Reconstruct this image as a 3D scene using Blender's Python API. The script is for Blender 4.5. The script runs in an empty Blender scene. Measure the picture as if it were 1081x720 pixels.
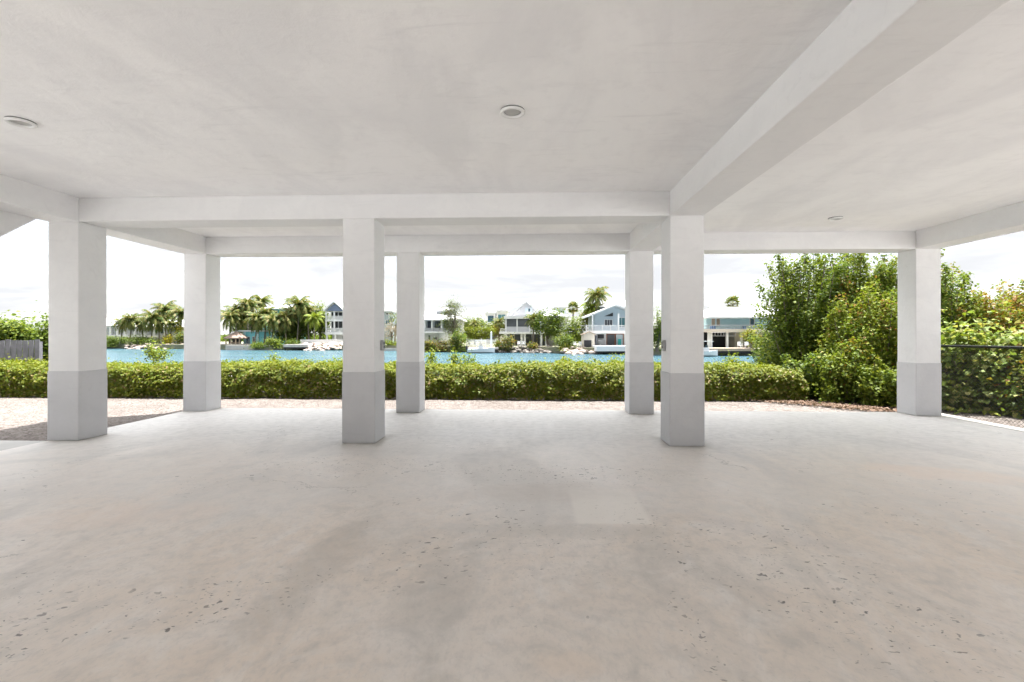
import bpy, bmesh, math, random
import numpy as np
from mathutils import Vector, Matrix, noise

random.seed(7)
rng = np.random.default_rng(7)
SC = bpy.context.scene
COL = SC.collection
R = math.radians

# ------------------------------------------------------------------ camera frame
F = 500.0                 # focal length in pixels of the 1081 px wide picture
CX, HY = 540.5, 355.0     # principal column, horizon row
TH = R(2.29)              # camera turned slightly to the left
CZ = 1.35
cT, sT = math.cos(TH), math.sin(TH)

def P(px, zc, z):
    """world point at picture column px, distance zc along the view axis, height z"""
    xc = (px - CX) / F * zc
    return Vector((xc * cT - zc * sT, xc * sT + zc * cT, z))

def zat(py, zc):
    return CZ - (py - HY) / F * zc

def PG(px, py, z=0.0):
    zc = (CZ - z) * F / (py - HY)
    return P(px, zc, z)

# ------------------------------------------------------------------ object helpers
def link(o, parent=None):
    COL.objects.link(o)
    if parent is not None:
        o.parent = parent
    return o

def tag(o, label=None, cat=None, group=None, kind=None):
    if label: o['label'] = label
    if cat: o['category'] = cat
    if group: o['group'] = group
    if kind: o['kind'] = kind
    return o

def thing(name, label, cat, loc=(0, 0, 0), rz=0.0, group=None):
    o = bpy.data.objects.new(name, None)
    o.empty_display_size = 0.3
    o.location = loc
    o.rotation_euler = (0, 0, rz)
    link(o)
    return tag(o, label, cat, group)

def copy_tree(o, parent=None):
    c = o.copy()
    COL.objects.link(c)
    c.parent = parent
    for ch in [k for k in o.children]:
        copy_tree(ch, c)
    return c

class MB:
    def __init__(self):
        self.v, self.f, self.m = [], [], []
    def add(self, vs, fs, mi=0):
        b = len(self.v)
        self.v += [tuple(v) for v in vs]
        self.f += [tuple(b + i for i in f) for f in fs]
        self.m += [mi] * len(fs)
        return self
    def box(self, x0, y0, z0, x1, y1, z1, mi=0):
        x0, x1 = min(x0, x1), max(x0, x1)
        y0, y1 = min(y0, y1), max(y0, y1)
        z0, z1 = min(z0, z1), max(z0, z1)
        vs = [(x0, y0, z0), (x1, y0, z0), (x1, y1, z0), (x0, y1, z0),
              (x0, y0, z1), (x1, y0, z1), (x1, y1, z1), (x0, y1, z1)]
        fs = [(0, 3, 2, 1), (4, 5, 6, 7), (0, 1, 5, 4), (1, 2, 6, 5), (2, 3, 7, 6), (3, 0, 4, 7)]
        return self.add(vs, fs, mi)
    def prism_xz(self, poly, y0, y1, mi=0):
        n = len(poly)
        vs = [(x, y0, z) for x, z in poly] + [(x, y1, z) for x, z in poly]
        fs = [tuple(range(n)), tuple(range(2 * n - 1, n - 1, -1))]
        fs += [(i, i + n, (i + 1) % n + n, (i + 1) % n) for i in range(n)]
        return self.add(vs, fs, mi)
    def prism_yz(self, poly, x0, x1, mi=0):
        n = len(poly)
        vs = [(x0, y, z) for y, z in poly] + [(x1, y, z) for y, z in poly]
        fs = [tuple(range(n)), tuple(range(2 * n - 1, n - 1, -1))]
        fs += [(i, i + n, (i + 1) % n + n, (i + 1) % n) for i in range(n)]
        return self.add(vs, fs, mi)
    def hip(self, x0, y0, x1, y1, z0, z1, inset, th=0.12, mi=0, ridge=None):
        """hip roof with a ridge along x"""
        ym = (y0 + y1) / 2
        vs = [(x0, y0, z0), (x1, y0, z0), (x1, y1, z0), (x0, y1, z0),
              (x0 + inset, ym, z1), (x1 - inset, ym, z1),
              (x0, y0, z0 - th), (x1, y0, z0 - th), (x1, y1, z0 - th), (x0, y1, z0 - th)]
        fs = [(0, 1, 5, 4), (1, 2, 5), (2, 3, 4, 5), (3, 0, 4),
              (6, 7, 1, 0), (7, 8, 2, 1), (8, 9, 3, 2), (9, 6, 0, 3), (9, 8, 7, 6)]
        return self.add(vs, fs, mi)
    def tube(self, pts, rad, seg=7, mi=0, cap=True):
        pts = [Vector(p) for p in pts]
        n = len(pts)
        vs, fs = [], []
        for i, p in enumerate(pts):
            t = (pts[min(i + 1, n - 1)] - pts[max(i - 1, 0)]).normalized()
            a = t.orthogonal().normalized() if abs(t.z) > 0.95 else t.cross(Vector((0, 0, 1))).normalized()
            if abs(t.z) > 0.95:
                a = (Vector((1, 0, 0)) - t * t.x).normalized()
            b = t.cross(a)
            r = rad[i] if hasattr(rad, '__len__') else rad
            for k in range(seg):
                an = 2 * math.pi * k / seg
                vs.append(p + a * (r * math.cos(an)) + b * (r * math.sin(an)))
        for i in range(n - 1):
            for k in range(seg):
                k2 = (k + 1) % seg
                fs.append((i * seg + k, i * seg + k2, (i + 1) * seg + k2, (i + 1) * seg + k))
        if cap:
            fs.append(tuple(range(seg - 1, -1, -1)))
            fs.append(tuple(range((n - 1) * seg, n * seg)))
        return self.add(vs, fs, mi)
    def lathe(self, prof, cx=0, cy=0, seg=32, mi=0):
        vs, fs = [], []
        n = len(prof)
        for k in range(seg):
            a = 2 * math.pi * k / seg
            for r, z in prof:
                vs.append((cx + r * math.cos(a), cy + r * math.sin(a), z))
        for k in range(seg):
            k2 = (k + 1) % seg
            for i in range(n - 1):
                fs.append((k * n + i, k * n + i + 1, k2 * n + i + 1, k2 * n + i))
        return self.add(vs, fs, mi)
    def build(self, name, mats, parent=None, bevel=0, smooth=False, loc=None):
        me = bpy.data.meshes.new(name)
        me.from_pydata(self.v, [], self.f)
        if not isinstance(mats, (list, tuple)):
            mats = [mats]
        for m in mats:
            me.materials.append(m)
        me.polygons.foreach_set('material_index', self.m)
        bm = bmesh.new(); bm.from_mesh(me)
        bmesh.ops.recalc_face_normals(bm, faces=bm.faces)
        if bevel:
            bmesh.ops.bevel(bm, geom=list(bm.edges), offset=bevel, segments=2, affect='EDGES', profile=0.6)
        if smooth:
            for f in bm.faces: f.smooth = True
        bm.to_mesh(me); bm.free()
        o = bpy.data.objects.new(name, me)
        if loc is not None:
            o.location = loc
        return link(o, parent)

# ------------------------------------------------------------------ column grid
Y1, Y2, CW = 5.90, 8.30, 0.41
XC = (-6.26, -2.381, 1.712, 6.525)

# ------------------------------------------------------------------ materials
def newmat(name):
    m = bpy.data.materials.new(name)
    m.use_nodes = True
    nt = m.node_tree
    nt.nodes.clear()
    out = nt.nodes.new('ShaderNodeOutputMaterial')
    b = nt.nodes.new('ShaderNodeBsdfPrincipled')
    nt.links.new(b.outputs[0], out.inputs[0])
    return m, nt, b, out

class N:
    """small node-graph helper"""
    def __init__(self, nt):
        self.nt = nt
    def n(self, t, **kw):
        x = self.nt.nodes.new(t)
        for k, v in kw.items():
            setattr(x, k, v)
        return x
    def l(self, a, b):
        self.nt.links.new(a, b)
    def coord(self, which='Object'):
        return self.n('ShaderNodeTexCoord').outputs[which]
    def mapping(self, vec, scale=(1, 1, 1), rot=(0, 0, 0), loc=(0, 0, 0)):
        m = self.n('ShaderNodeMapping')
        m.inputs['Scale'].default_value = scale
        m.inputs['Rotation'].default_value = rot
        m.inputs['Location'].default_value = loc
        self.l(vec, m.inputs['Vector'])
        return m.outputs[0]
    def noise(self, vec, scale, detail=4, rough=0.55, dist=0.0):
        x = self.n('ShaderNodeTexNoise')
        x.inputs['Scale'].default_value = scale
        x.inputs['Detail'].default_value = detail
        x.inputs['Roughness'].default_value = rough
        x.inputs['Distortion'].default_value = dist
        self.l(vec, x.inputs['Vector'])
        return x.outputs[0]
    def voro(self, vec, scale, feature='F1', out='Distance', rnd=1.0):
        x = self.n('ShaderNodeTexVoronoi', feature=feature)
        x.inputs['Scale'].default_value = scale
        x.inputs['Randomness'].default_value = rnd
        self.l(vec, x.inputs['Vector'])
        return x.outputs[out]
    def rng(self, v, a, b, c=0.0, d=1.0, smooth=True):
        x = self.n('ShaderNodeMapRange')
        x.interpolation_type = 'SMOOTHSTEP' if smooth else 'LINEAR'
        x.inputs[1].default_value = a; x.inputs[2].default_value = b
        x.inputs[3].default_value = c; x.inputs[4].default_value = d
        self.l(v, x.inputs[0])
        return x.outputs[0]
    def math(self, op, a, b=None, clamp=False):
        x = self.n('ShaderNodeMath', operation=op)
        x.use_clamp = clamp
        for i, v in enumerate((a, b)):
            if v is None: continue
            if isinstance(v, (int, float)): x.inputs[i].default_value = v
            else: self.l(v, x.inputs[i])
        return x.outputs[0]
    def mix(self, fac, a, b, blend='MIX'):
        x = self.n('ShaderNodeMix', data_type='RGBA', blend_type=blend)
        x.clamp_factor = True
        for s, v in ((0, fac), (6, a), (7, b)):
            if isinstance(v, (int, float)): x.inputs[s].default_value = v
            elif isinstance(v, tuple): x.inputs[s].default_value = v + (1,) if len(v) == 3 else v
            else: self.l(v, x.inputs[s])
        return x.outputs[2]
    def bump(self, h, strength, dist=0.01):
        x = self.n('ShaderNodeBump')
        x.inputs['Strength'].default_value = strength
        x.inputs['Distance'].default_value = dist
        self.l(h, x.inputs['Height'])
        return x.outputs[0]

def paint(name, c, rough=0.6, var=0.06, scale=3.0, bump=0.0, bscale=60, metal=0.0, spec=0.4):
    m, nt, b, out = newmat(name)
    g = N(nt)
    v = g.coord()
    a = g.noise(v, scale, 5, 0.6, 0.3)
    c2 = tuple(x * (1 - 2 * var) for x in c)
    g.l(g.mix(g.rng(a, 0.3, 0.7), c, c2), b.inputs['Base Color'])
    b.inputs['Roughness'].default_value = rough
    b.inputs['Metallic'].default_value = metal
    b.inputs['Specular IOR Level'].default_value = spec
    if bump:
        g.l(g.bump(g.noise(v, bscale, 4), bump, 0.01), b.inputs['Normal'])
    return m

def leafmat(name, cols, trans=0.35, rough=0.45, gain=1.35):
    m, nt, b, out = newmat(name)
    g = N(nt)
    geo = g.n('ShaderNodeNewGeometry')
    ramp = g.n('ShaderNodeValToRGB')
    e = ramp.color_ramp.elements
    n = len(cols)
    cols = [tuple(x * gain for x in c) for c in cols]
    e[0].position = 0; e[0].color = cols[0] + (1,)
    e[1].position = 1; e[1].color = cols[-1] + (1,)
    for i in range(1, n - 1):
        k = e.new(i / (n - 1)); k.color = cols[i] + (1,)
    g.l(geo.outputs['Random Per Island'], ramp.inputs[0])
    g.l(ramp.outputs[0], b.inputs['Base Color'])
    b.inputs['Roughness'].default_value = rough
    b.inputs['Specular IOR Level'].default_value = 0.18
    b.inputs['Roughness'].default_value = max(rough, 0.55)
    tr = g.n('ShaderNodeBsdfTranslucent')
    br = g.mix(1.0, ramp.outputs[0], (1.0, 1.0, 0.45), 'MULTIPLY')
    g.l(br, tr.inputs[0])
    ms = g.n('ShaderNodeMixShader')
    ms.inputs[0].default_value = trans
    g.l(b.outputs[0], ms.inputs[1]); g.l(tr.outputs[0], ms.inputs[2])
    g.l(ms.outputs[0], out.inputs[0])
    return m

M = {}
# one white plaster: ceiling lightened, beams and columns darkened in place of shade
def plaster(name, c, var, sc):
    m, nt, b, out = newmat(name)
    g = N(nt)
    v = g.coord()
    a = g.noise(g.mapping(v, (1.0, 0.45, 1.0), (0, 0, 0.5)), sc, 6, 0.62, 0.8)
    a2 = g.noise(v, sc * 6, 4, 0.6, 0.2)
    c2 = (c[0] * (1 - var), c[1] * (1 - var), c[2] * (1 - var * 0.9))
    k = g.mix(g.rng(a, 0.35, 0.68), c, c2)
    k = g.mix(g.math('MULTIPLY', g.rng(a2, 0.5, 0.75), 0.35), k, tuple(x * 0.95 for x in c2))
    a3 = g.noise(g.mapping(v, (0.8, 4.5, 4.5), (0, 0, 0.3), (4, 2, 1)), 1.6, 6, 0.65, 1.2)
    k = g.mix(g.math('MULTIPLY', g.rng(a3, 0.54, 0.74), 0.55), k, tuple(x * 0.93 for x in c2))
    g.l(k, b.inputs['Base Color'])
    b.inputs['Roughness'].default_value = 0.62
    b.inputs['Specular IOR Level'].default_value = 0.3
    h = g.math('ADD', g.noise(v, 5, 5, 0.6, 0.5), g.math('MULTIPLY', g.noise(v, 90, 3), 0.12))
    g.l(g.bump(h, 0.22, 0.03), b.inputs['Normal'])
    return m
M['ceil'] = plaster('brightened_ceiling_plaster', (0.91, 0.908, 0.908), 0.085, 1.3)
M['beam'] = plaster('shade_toned_beam_plaster', (0.77, 0.768, 0.766), 0.05, 1.7)
M['column'] = plaster('shade_toned_column_plaster', (0.76, 0.758, 0.756), 0.05, 2.1)
M['base'] = plaster('grey_column_base_paint', (0.56, 0.56, 0.57), 0.05, 2.4)
M['plate'] = paint('grey_metal_plate', (0.42, 0.42, 0.42), 0.4, 0.08, 8, metal=0.5)
M['plate_dark'] = paint('dark_grey_plastic', (0.10, 0.10, 0.10), 0.5)
M['trim'] = paint('white_light_trim', (0.78, 0.78, 0.77), 0.35, 0.03)
M['lens'] = paint('grey_light_lens', (0.48, 0.48, 0.47), 0.3, 0.04)
M['gasket'] = paint('grey_light_gasket', (0.10, 0.10, 0.10), 0.6)

# concrete slab of the carport
def floor_mat():
    m, nt, b, out = newmat('carport_concrete')
    g = N(nt)
    v = g.coord()
    big = g.noise(v, 0.33, 5, 0.55, 0.6)
    mid = g.noise(g.mapping(v, (1.0, 0.6, 1), (0, 0, 0.4), (3, 1, 0)), 0.9, 6, 0.6, 1.2)
    fine = g.noise(v, 9, 6, 0.65, 0.3)
    swirl = g.noise(g.mapping(v, (1.5, 0.9, 1), (0, 0, -0.5)), 1.0, 6, 0.62, 2.6)
    k = g.mix(g.rng(big, 0.36, 0.62), (0.525, 0.458, 0.395), (0.53, 0.49, 0.45))
    k = g.mix(g.math('MULTIPLY', g.rng(mid, 0.48, 0.70), 0.85), k, (0.40, 0.375, 0.345))
    k = g.mix(g.math('MULTIPLY', g.rng(mid, 0.44, 0.26), 0.55), k, (0.57, 0.50, 0.46))
    k = g.mix(g.math('MULTIPLY', g.rng(swirl, 0.46, 0.70), 0.55), k, (0.56, 0.53, 0.50))
    k = g.mix(g.math('MULTIPLY', g.rng(swirl, 0.46, 0.28), 0.45), k, (0.36, 0.34, 0.31))
    k = g.mix(g.math('MULTIPLY', g.rng(fine, 0.44, 0.70), 0.42), k, (0.37, 0.35, 0.325))
    k = g.mix(g.math('MULTIPLY', g.rng(g.noise(g.mapping(v, (1.3, 0.8, 1), (0, 0, 0.7)), 31, 5, 0.7, 0.4), 0.46, 0.72), 0.36), k, (0.36, 0.34, 0.32))
    k = g.mix(g.math('MULTIPLY', g.rng(g.noise(v, 3.2, 6, 0.7, 0.6), 0.52, 0.70), 0.38), k, (0.58, 0.555, 0.525))
    # cool, greyer band of concrete along the canal side
    sep = g.n('ShaderNodeSeparateXYZ'); g.l(v, sep.inputs[0])
    X, Y = sep.outputs[0], sep.outputs[1]
    yb = g.math('ADD', Y, g.math('MULTIPLY', g.math('SUBTRACT', mid, 0.5), 2.4))
    k = g.mix(g.math('MULTIPLY', g.rng(g.math('ADD', yb, g.math('MULTIPLY', swirl, 1.2)), 3.7, 4.7), 0.45), k, g.mix(g.rng(swirl, 0.35, 0.65), (0.535, 0.52, 0.505), (0.46, 0.445, 0.425)))
    k = g.mix(g.math('MULTIPLY', g.rng(yb, 4.6, 6.8), 0.72), k, g.mix(g.rng(fine, 0.3, 0.7), (0.41, 0.406, 0.398), (0.315, 0.312, 0.305)))
    # individual stains and a recoated patch: rotated ellipses / a rectangle on the slab
    wob = g.math('MULTIPLY', g.math('SUBTRACT', g.noise(v, 3.4, 6, 0.68, 0.8), 0.5), 3.0)
    def ell(cx, cy, rx, ry, rot, soft=0.7):
        dx = g.math('SUBTRACT', X, cx); dy = g.math('SUBTRACT', Y, cy)
        c, s = math.cos(rot), math.sin(rot)
        u = g.math('ADD', g.math('MULTIPLY', dx, c / rx), g.math('MULTIPLY', dy, s / rx))
        w = g.math('ADD', g.math('MULTIPLY', dx, -s / ry), g.math('MULTIPLY', dy, c / ry))
        d = g.math('ADD', g.math('MULTIPLY', u, u), g.math('MULTIPLY', w, w))
        d = g.math('ADD', d, wob)
        return g.rng(d, 1.0 + soft * 0.3, 1.0 - soft)
    def at(px, py):
        q = PG(px, py); return q.x, q.y
    def seg(pa, pb, w):
        a, c = at(*pa), at(*pb)
        dx, dy = c[0] - a[0], c[1] - a[1]
        return ((a[0] + c[0]) / 2, (a[1] + c[1]) / 2, math.hypot(dx, dy) / 2 * 1.15, w, math.atan2(dy, dx))
    for (args, amt, colr) in (
        (seg((225, 700), (395, 540), 0.17), 0.42, (0.33, 0.30, 0.265)),
        (at(462, 622) + (0.22, 0.55, -0.15), 0.42, (0.33, 0.31, 0.285)),
        (at(500, 585) + (0.12, 0.30, 0.1), 0.30, (0.32, 0.31, 0.29)),
        (at(560, 520) + (0.9, 0.28, 0.1), 0.25, (0.38, 0.33, 0.29)),
        (at(120, 545) + (0.8, 0.28, 0.2), 0.30, (0.55, 0.46, 0.40)),
        (at(1000, 500) + (0.9, 0.30, -0.3), 0.40, (0.56, 0.46, 0.39)),
        (at(600, 700) + (0.16, 0.10, 0.0), 0.35, (0.56, 0.46, 0.37)),
        (at(800, 560) + (0.8, 0.16, -0.6), 0.25, (0.40, 0.38, 0.37)),
        (at(380, 474) + (1.3, 0.40, 0.0), 0.40, (0.40, 0.385, 0.365)),
        (at(600, 560) + (0.9, 0.14, 0.0), 0.40, (0.37, 0.345, 0.31)),
    ):
        k = g.mix(g.math('MULTIPLY', ell(*args, soft=0.98), amt * 1.05), k, colr)
    xa, ya = at(608, 552); xb, yb2 = at(688, 552)
    rect = g.math('MULTIPLY', g.rng(X, xa - 0.02, xa + 0.03), g.rng(X, xb + 0.03, xb - 0.02))
    rect = g.math('MULTIPLY', rect, g.rng(Y, ya - 0.03, ya + 0.02))
    rect = g.math('MULTIPLY', rect, g.rng(Y, ya + 1.0, ya + 0.3))
    k = g.mix(g.math('MULTIPLY', rect, 0.75), k, (0.57, 0.54, 0.50))
    # dark flecks: chips, drips and stuck leaf bits, gathered in loose trails
    pv = g.mapping(v, (1.0, 1.7, 1), (0, 0, 0.25))
    dv = g.noise(v, 14, 2)
    mv = g.n('ShaderNodeVectorMath', operation='ADD')
    g.l(pv, mv.inputs[0])
    cmb = g.n('ShaderNodeCombineXYZ')
    g.l(g.math('MULTIPLY', dv, 0.12), cmb.inputs[0]); g.l(g.math('MULTIPLY', g.noise(pv, 17, 2), 0.12), cmb.inputs[1])
    g.l(cmb.outputs[0], mv.inputs[1])
    pv = mv.outputs[0]
    clus = None
    for q in ((890, 640, .8, .35, -.5), (860, 600, .5, .3, .2), (800, 565, .6, .3, 0), (1000, 690, .5, .2, 0), (150, 645, .9, .3, .3), (260, 625, .5, .25, .2),
              (450, 590, .4, .4, 0), (730, 665, .12, .5, .1), (385, 492, 1.2, .5, 0), (590, 500, 1.5, .4, 0), (690, 560, .2, .6, 0)):
        e_ = ell(*at(q[0], q[1]), q[2], q[3], q[4], 0.9)
        clus = e_ if clus is None else g.math('MAXIMUM', clus, e_)
    for sc, thr, zone_lo, dark in ((5.0, 0.12, 0.59, 0.9), (11.0, 0.18, 0.57, 0.85), (2.4, 0.04, 0.52, 0.8), (20.0, 0.26, 0.54, 0.8), (8.0, 0.15, 0.58, 0.85), (34.0, 0.30, 0.54, 0.6)):
        d = g.voro(pv, sc)
        zone = g.rng(g.noise(g.mapping(v, (1, 1, 1), (0, 0, 0), (sc, 2 * sc, 0)), 0.75, 3, 0.6), zone_lo, zone_lo + 0.10)
        zone = g.math('MAXIMUM', zone, clus)
        rnd = g.voro(pv, sc, out='Color')
        srn = g.n('ShaderNodeSeparateColor'); g.l(rnd, srn.inputs[0])
        lim = g.math('MULTIPLY', srn.outputs[0], thr)
        sp = g.rng(g.math('SUBTRACT', d, lim), 0.03, -0.02)
        pick = g.rng(srn.outputs[1], 0.50, 0.56)
        k = g.mix(g.math('MULTIPLY', g.math('MULTIPLY', g.math('MULTIPLY', sp, pick), zone), dark), k,
                  g.mix(srn.outputs[2], (0.075, 0.07, 0.065), (0.19, 0.165, 0.14)))
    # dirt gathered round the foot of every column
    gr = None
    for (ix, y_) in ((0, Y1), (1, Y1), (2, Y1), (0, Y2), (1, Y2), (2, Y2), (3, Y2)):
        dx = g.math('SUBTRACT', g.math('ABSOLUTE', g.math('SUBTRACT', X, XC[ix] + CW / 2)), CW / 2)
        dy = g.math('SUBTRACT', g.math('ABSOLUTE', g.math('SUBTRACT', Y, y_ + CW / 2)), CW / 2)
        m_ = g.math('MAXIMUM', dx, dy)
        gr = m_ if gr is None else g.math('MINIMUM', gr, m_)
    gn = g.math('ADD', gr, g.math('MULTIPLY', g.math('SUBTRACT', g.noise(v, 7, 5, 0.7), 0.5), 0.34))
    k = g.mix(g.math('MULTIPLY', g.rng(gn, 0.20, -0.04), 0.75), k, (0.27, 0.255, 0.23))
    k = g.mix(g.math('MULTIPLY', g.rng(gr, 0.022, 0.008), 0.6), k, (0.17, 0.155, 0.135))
    # hairline cracks
    cv = g.n('ShaderNodeVectorMath', operation='ADD')
    g.l(v, cv.inputs[0])
    cc = g.n('ShaderNodeCombineXYZ')
    g.l(g.math('MULTIPLY', g.noise(v, 3.1, 5, 0.65), 0.6), cc.inputs[0]); g.l(g.math('MULTIPLY', g.noise(v, 2.7, 5, 0.65), 0.7), cc.inputs[1])
    g.l(cc.outputs[0], cv.inputs[1])
    cr = g.rng(g.voro(cv.outputs[0], 0.55, 'DISTANCE_TO_EDGE'), 0.006, 0.0015)
    cz = g.rng(g.noise(v, 0.6, 2), 0.55, 0.62)
    k = g.mix(g.math('MULTIPLY', g.math('MULTIPLY', cr, cz), 0.45), k, (0.2, 0.19, 0.17))
    gain = g.n('ShaderNodeVectorMath', operation='SCALE'); g.l(k, gain.inputs[0]); gain.inputs['Scale'].default_value = 1.44
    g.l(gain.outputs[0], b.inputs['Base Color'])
    g.l(g.rng(mid, 0.3, 0.7, 0.42, 0.62), b.inputs['Roughness'])
    b.inputs['Specular IOR Level'].default_value = 0.35
    h = g.math('ADD', g.math('MULTIPLY', swirl, 0.5), g.math('MULTIPLY', g.noise(v, 130, 3), 0.10))
    g.l(g.bump(h, 0.12, 0.02), b.inputs['Normal'])
    return m
M['floor'] = floor_mat()

def gravel_mat(name, ca, cb, cc):
    m, nt, b, out = newmat(name)
    g = N(nt)
    v = g.coord()
    vo = g.n('ShaderNodeTexVoronoi'); vo.inputs['Scale'].default_value = 34
    g.l(v, vo.inputs['Vector'])
    s = g.n('ShaderNodeSeparateColor'); g.l(vo.outputs['Color'], s.inputs[0])
    k = g.mix(s.outputs[0], ca, cb)
    k = g.mix(g.rng(s.outputs[1], 0.72, 0.9), k, cc)
    n1 = g.noise(v, 0.7, 5, 0.6)
    k = g.mix(g.math('MULTIPLY', g.rng(n1, 0.4, 0.7), 0.30), k, cc)
    k = g.mix(g.math('MULTIPLY', g.rng(g.noise(v, 7.5, 5, 0.7), 0.46, 0.66), 0.55), k, cc)
    gap = g.rng(vo.outputs['Distance'], 0.35, 0.75)
    k = g.mix(g.math('MULTIPLY', gap, 0.35), k, tuple(x * 0.55 for x in cc))
    g.l(k, b.inputs['Base Color'])
    b.inputs['Roughness'].default_value = 0.9
    b.inputs['Specular IOR Level'].default_value = 0.2
    g.l(g.bump(g.math('SUBTRACT', 1.0, vo.outputs['Distance']), 0.8, 0.03), b.inputs['Normal'])
    return m
M['gravel'] = gravel_mat('pea_gravel', (0.245, 0.218, 0.20), (0.165, 0.144, 0.13), (0.085, 0.068, 0.057))
M['concrete'] = paint('path_concrete', (0.46, 0.45, 0.43), 0.8, 0.08, 2.0, 0.2, 80)
M['kerb'] = paint('pale_kerb_concrete', (0.50, 0.48, 0.45), 0.8, 0.08, 3.0, 0.3, 60)
M['bounce_ground'] = paint('pale_bounce_concrete', (0.68, 0.68, 0.675), 0.8, 0.06, 1.0, 0.2, 60)  # unseen ground, made extra pale to bounce light onto the ceiling
M['sand'] = gravel_mat('far_bank_ground', (0.30, 0.27, 0.22), (0.25, 0.23, 0.18), (0.12, 0.15, 0.06))

def water_mat():
    m, nt, b, out = newmat('canal_water')
    g = N(nt)
    v = g.coord()
    w1 = g.noise(g.mapping(v, (0.5, 1.6, 1)), 1.2, 6, 0.65, 0.4)
    w2 = g.noise(g.mapping(v, (0.04, 0.12, 1)), 1.0, 4, 0.6, 0.5)
    k = g.mix(g.rng(w2, 0.35, 0.65), (0.032, 0.074, 0.098), (0.048, 0.102, 0.118))
    k = g.mix(g.math('MULTIPLY', g.rng(w1, 0.5, 0.72), 0.5), k, (0.016, 0.040, 0.064))
    g.l(k, b.inputs['Base Color'])
    b.inputs['Roughness'].default_value = 0.22
    b.inputs['IOR'].default_value = 1.2
    b.inputs['Specular IOR Level'].default_value = 0.30
    g.l(g.bump(w1, 0.7, 0.25), b.inputs['Normal'])
    return m
M['water'] = water_mat()

# leaves
M['hedge_new'] = leafmat('hedge_new_growth', [(0.070, 0.100, 0.007), (0.105, 0.125, 0.009), (0.14, 0.145, 0.014)], 0.4)
M['hedge_old'] = leafmat('hedge_old_leaves', [(0.065, 0.098, 0.016), (0.10, 0.135, 0.022), (0.14, 0.142, 0.03), (0.18, 0.125, 0.065)], 0.3)
M['twig'] = paint('brown_twig', (0.075, 0.048, 0.034), 0.85, 0.15, 8)
M['bark'] = paint('grey_brown_bark', (0.20, 0.165, 0.135), 0.85, 0.2, 8, 0.4, 20)
M['palm_bark'] = paint('pale_palm_bark', (0.22, 0.19, 0.155), 0.85, 0.18, 6, 0.3, 14)
M['leaf_dark'] = leafmat('dark_green_leaf', [(0.034, 0.062, 0.014), (0.052, 0.086, 0.018), (0.078, 0.112, 0.022), (0.11, 0.14, 0.03)], 0.4, 0.35)
M['leaf_mid'] = leafmat('mid_green_leaf', [(0.055, 0.092, 0.014), (0.085, 0.122, 0.02), (0.12, 0.155, 0.025)], 0.42, 0.4)
M['leaf_lime'] = leafmat('lime_leaf', [(0.085, 0.125, 0.014), (0.13, 0.165, 0.02), (0.175, 0.19, 0.03)], 0.4, 0.4)
M['leaf_gold'] = leafmat('yellowing_leaf', [(0.085, 0.10, 0.018), (0.145, 0.14, 0.022), (0.19, 0.13, 0.028), (0.19, 0.085, 0.025)], 0.4, 0.45)
M['leaf_grape'] = leafmat('sea_grape_leaf', [(0.10, 0.15, 0.035), (0.15, 0.20, 0.055), (0.22, 0.26, 0.10), (0.27, 0.24, 0.08)], 0.35, 0.35)
M['leaf_yellow'] = leafmat('yellow_croton_leaf', [(0.30, 0.26, 0.02), (0.36, 0.30, 0.02), (0.20, 0.20, 0.02)], 0.35)
M['leaf_bare'] = leafmat('dry_tan_twigs', [(0.22, 0.165, 0.12), (0.28, 0.22, 0.16), (0.16, 0.13, 0.09)], 0.2)
M['leaf_red'] = leafmat('reddish_hedge_leaf', [(0.07, 0.095, 0.02), (0.13, 0.12, 0.03), (0.15, 0.085, 0.04)], 0.3)
M['leaf_wisp'] = leafmat('wispy_grey_green', [(0.05, 0.068, 0.03), (0.08, 0.10, 0.045), (0.11, 0.11, 0.06)], 0.3)
M['palm_leaf'] = leafmat('coconut_frond', [(0.040, 0.068, 0.016), (0.066, 0.095, 0.022), (0.115, 0.12, 0.03), (0.20, 0.15, 0.06)], 0.3, 0.4)
M['palm_lime'] = leafmat('young_palm_frond', [(0.09, 0.14, 0.02), (0.14, 0.18, 0.025), (0.18, 0.19, 0.03)], 0.35, 0.4)
M['litter'] = leafmat('fallen_brown_leaf', [(0.07, 0.04, 0.026), (0.11, 0.068, 0.046), (0.16, 0.118, 0.088)], 0.1, 0.8)

# building paints for the far bank
M['white'] = paint('white_house_paint', (0.68, 0.68, 0.68), 0.6, 0.04, 0.6)
M['roofw'] = paint('white_metal_roof', (0.66, 0.665, 0.67), 0.45, 0.03, 0.5)
M['roofg'] = paint('pale_grey_roof', (0.44, 0.46, 0.46), 0.5, 0.04, 0.5)
M['teal'] = paint('teal_paint', (0.16, 0.44, 0.44), 0.6, 0.05, 0.6)
M['turq'] = paint('turquoise_paint', (0.20, 0.58, 0.64), 0.6, 0.05, 0.6)
M['slate'] = paint('slate_blue_paint', (0.155, 0.19, 0.27), 0.6, 0.05, 0.6)
M['ltblue'] = paint('pale_blue_paint', (0.46, 0.54, 0.60), 0.6, 0.04, 0.6)
M['aqua'] = paint('light_aqua_paint', (0.46, 0.64, 0.67), 0.6, 0.04, 0.6)
M['greyb'] = paint('blue_grey_paint', (0.27, 0.32, 0.36), 0.6, 0.05, 0.6)
M['cream'] = paint('cream_paint', (0.55, 0.50, 0.43), 0.6, 0.05, 0.6)
M['tan'] = paint('tan_wood', (0.40, 0.31, 0.23), 0.7, 0.1, 2)
M['brown'] = paint('red_brown_wood', (0.24, 0.10, 0.06), 0.6, 0.1, 2)
M['thatch'] = paint('pinkish_thatch', (0.36, 0.26, 0.21), 0.9, 0.15, 4, 0.5, 10)
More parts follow.
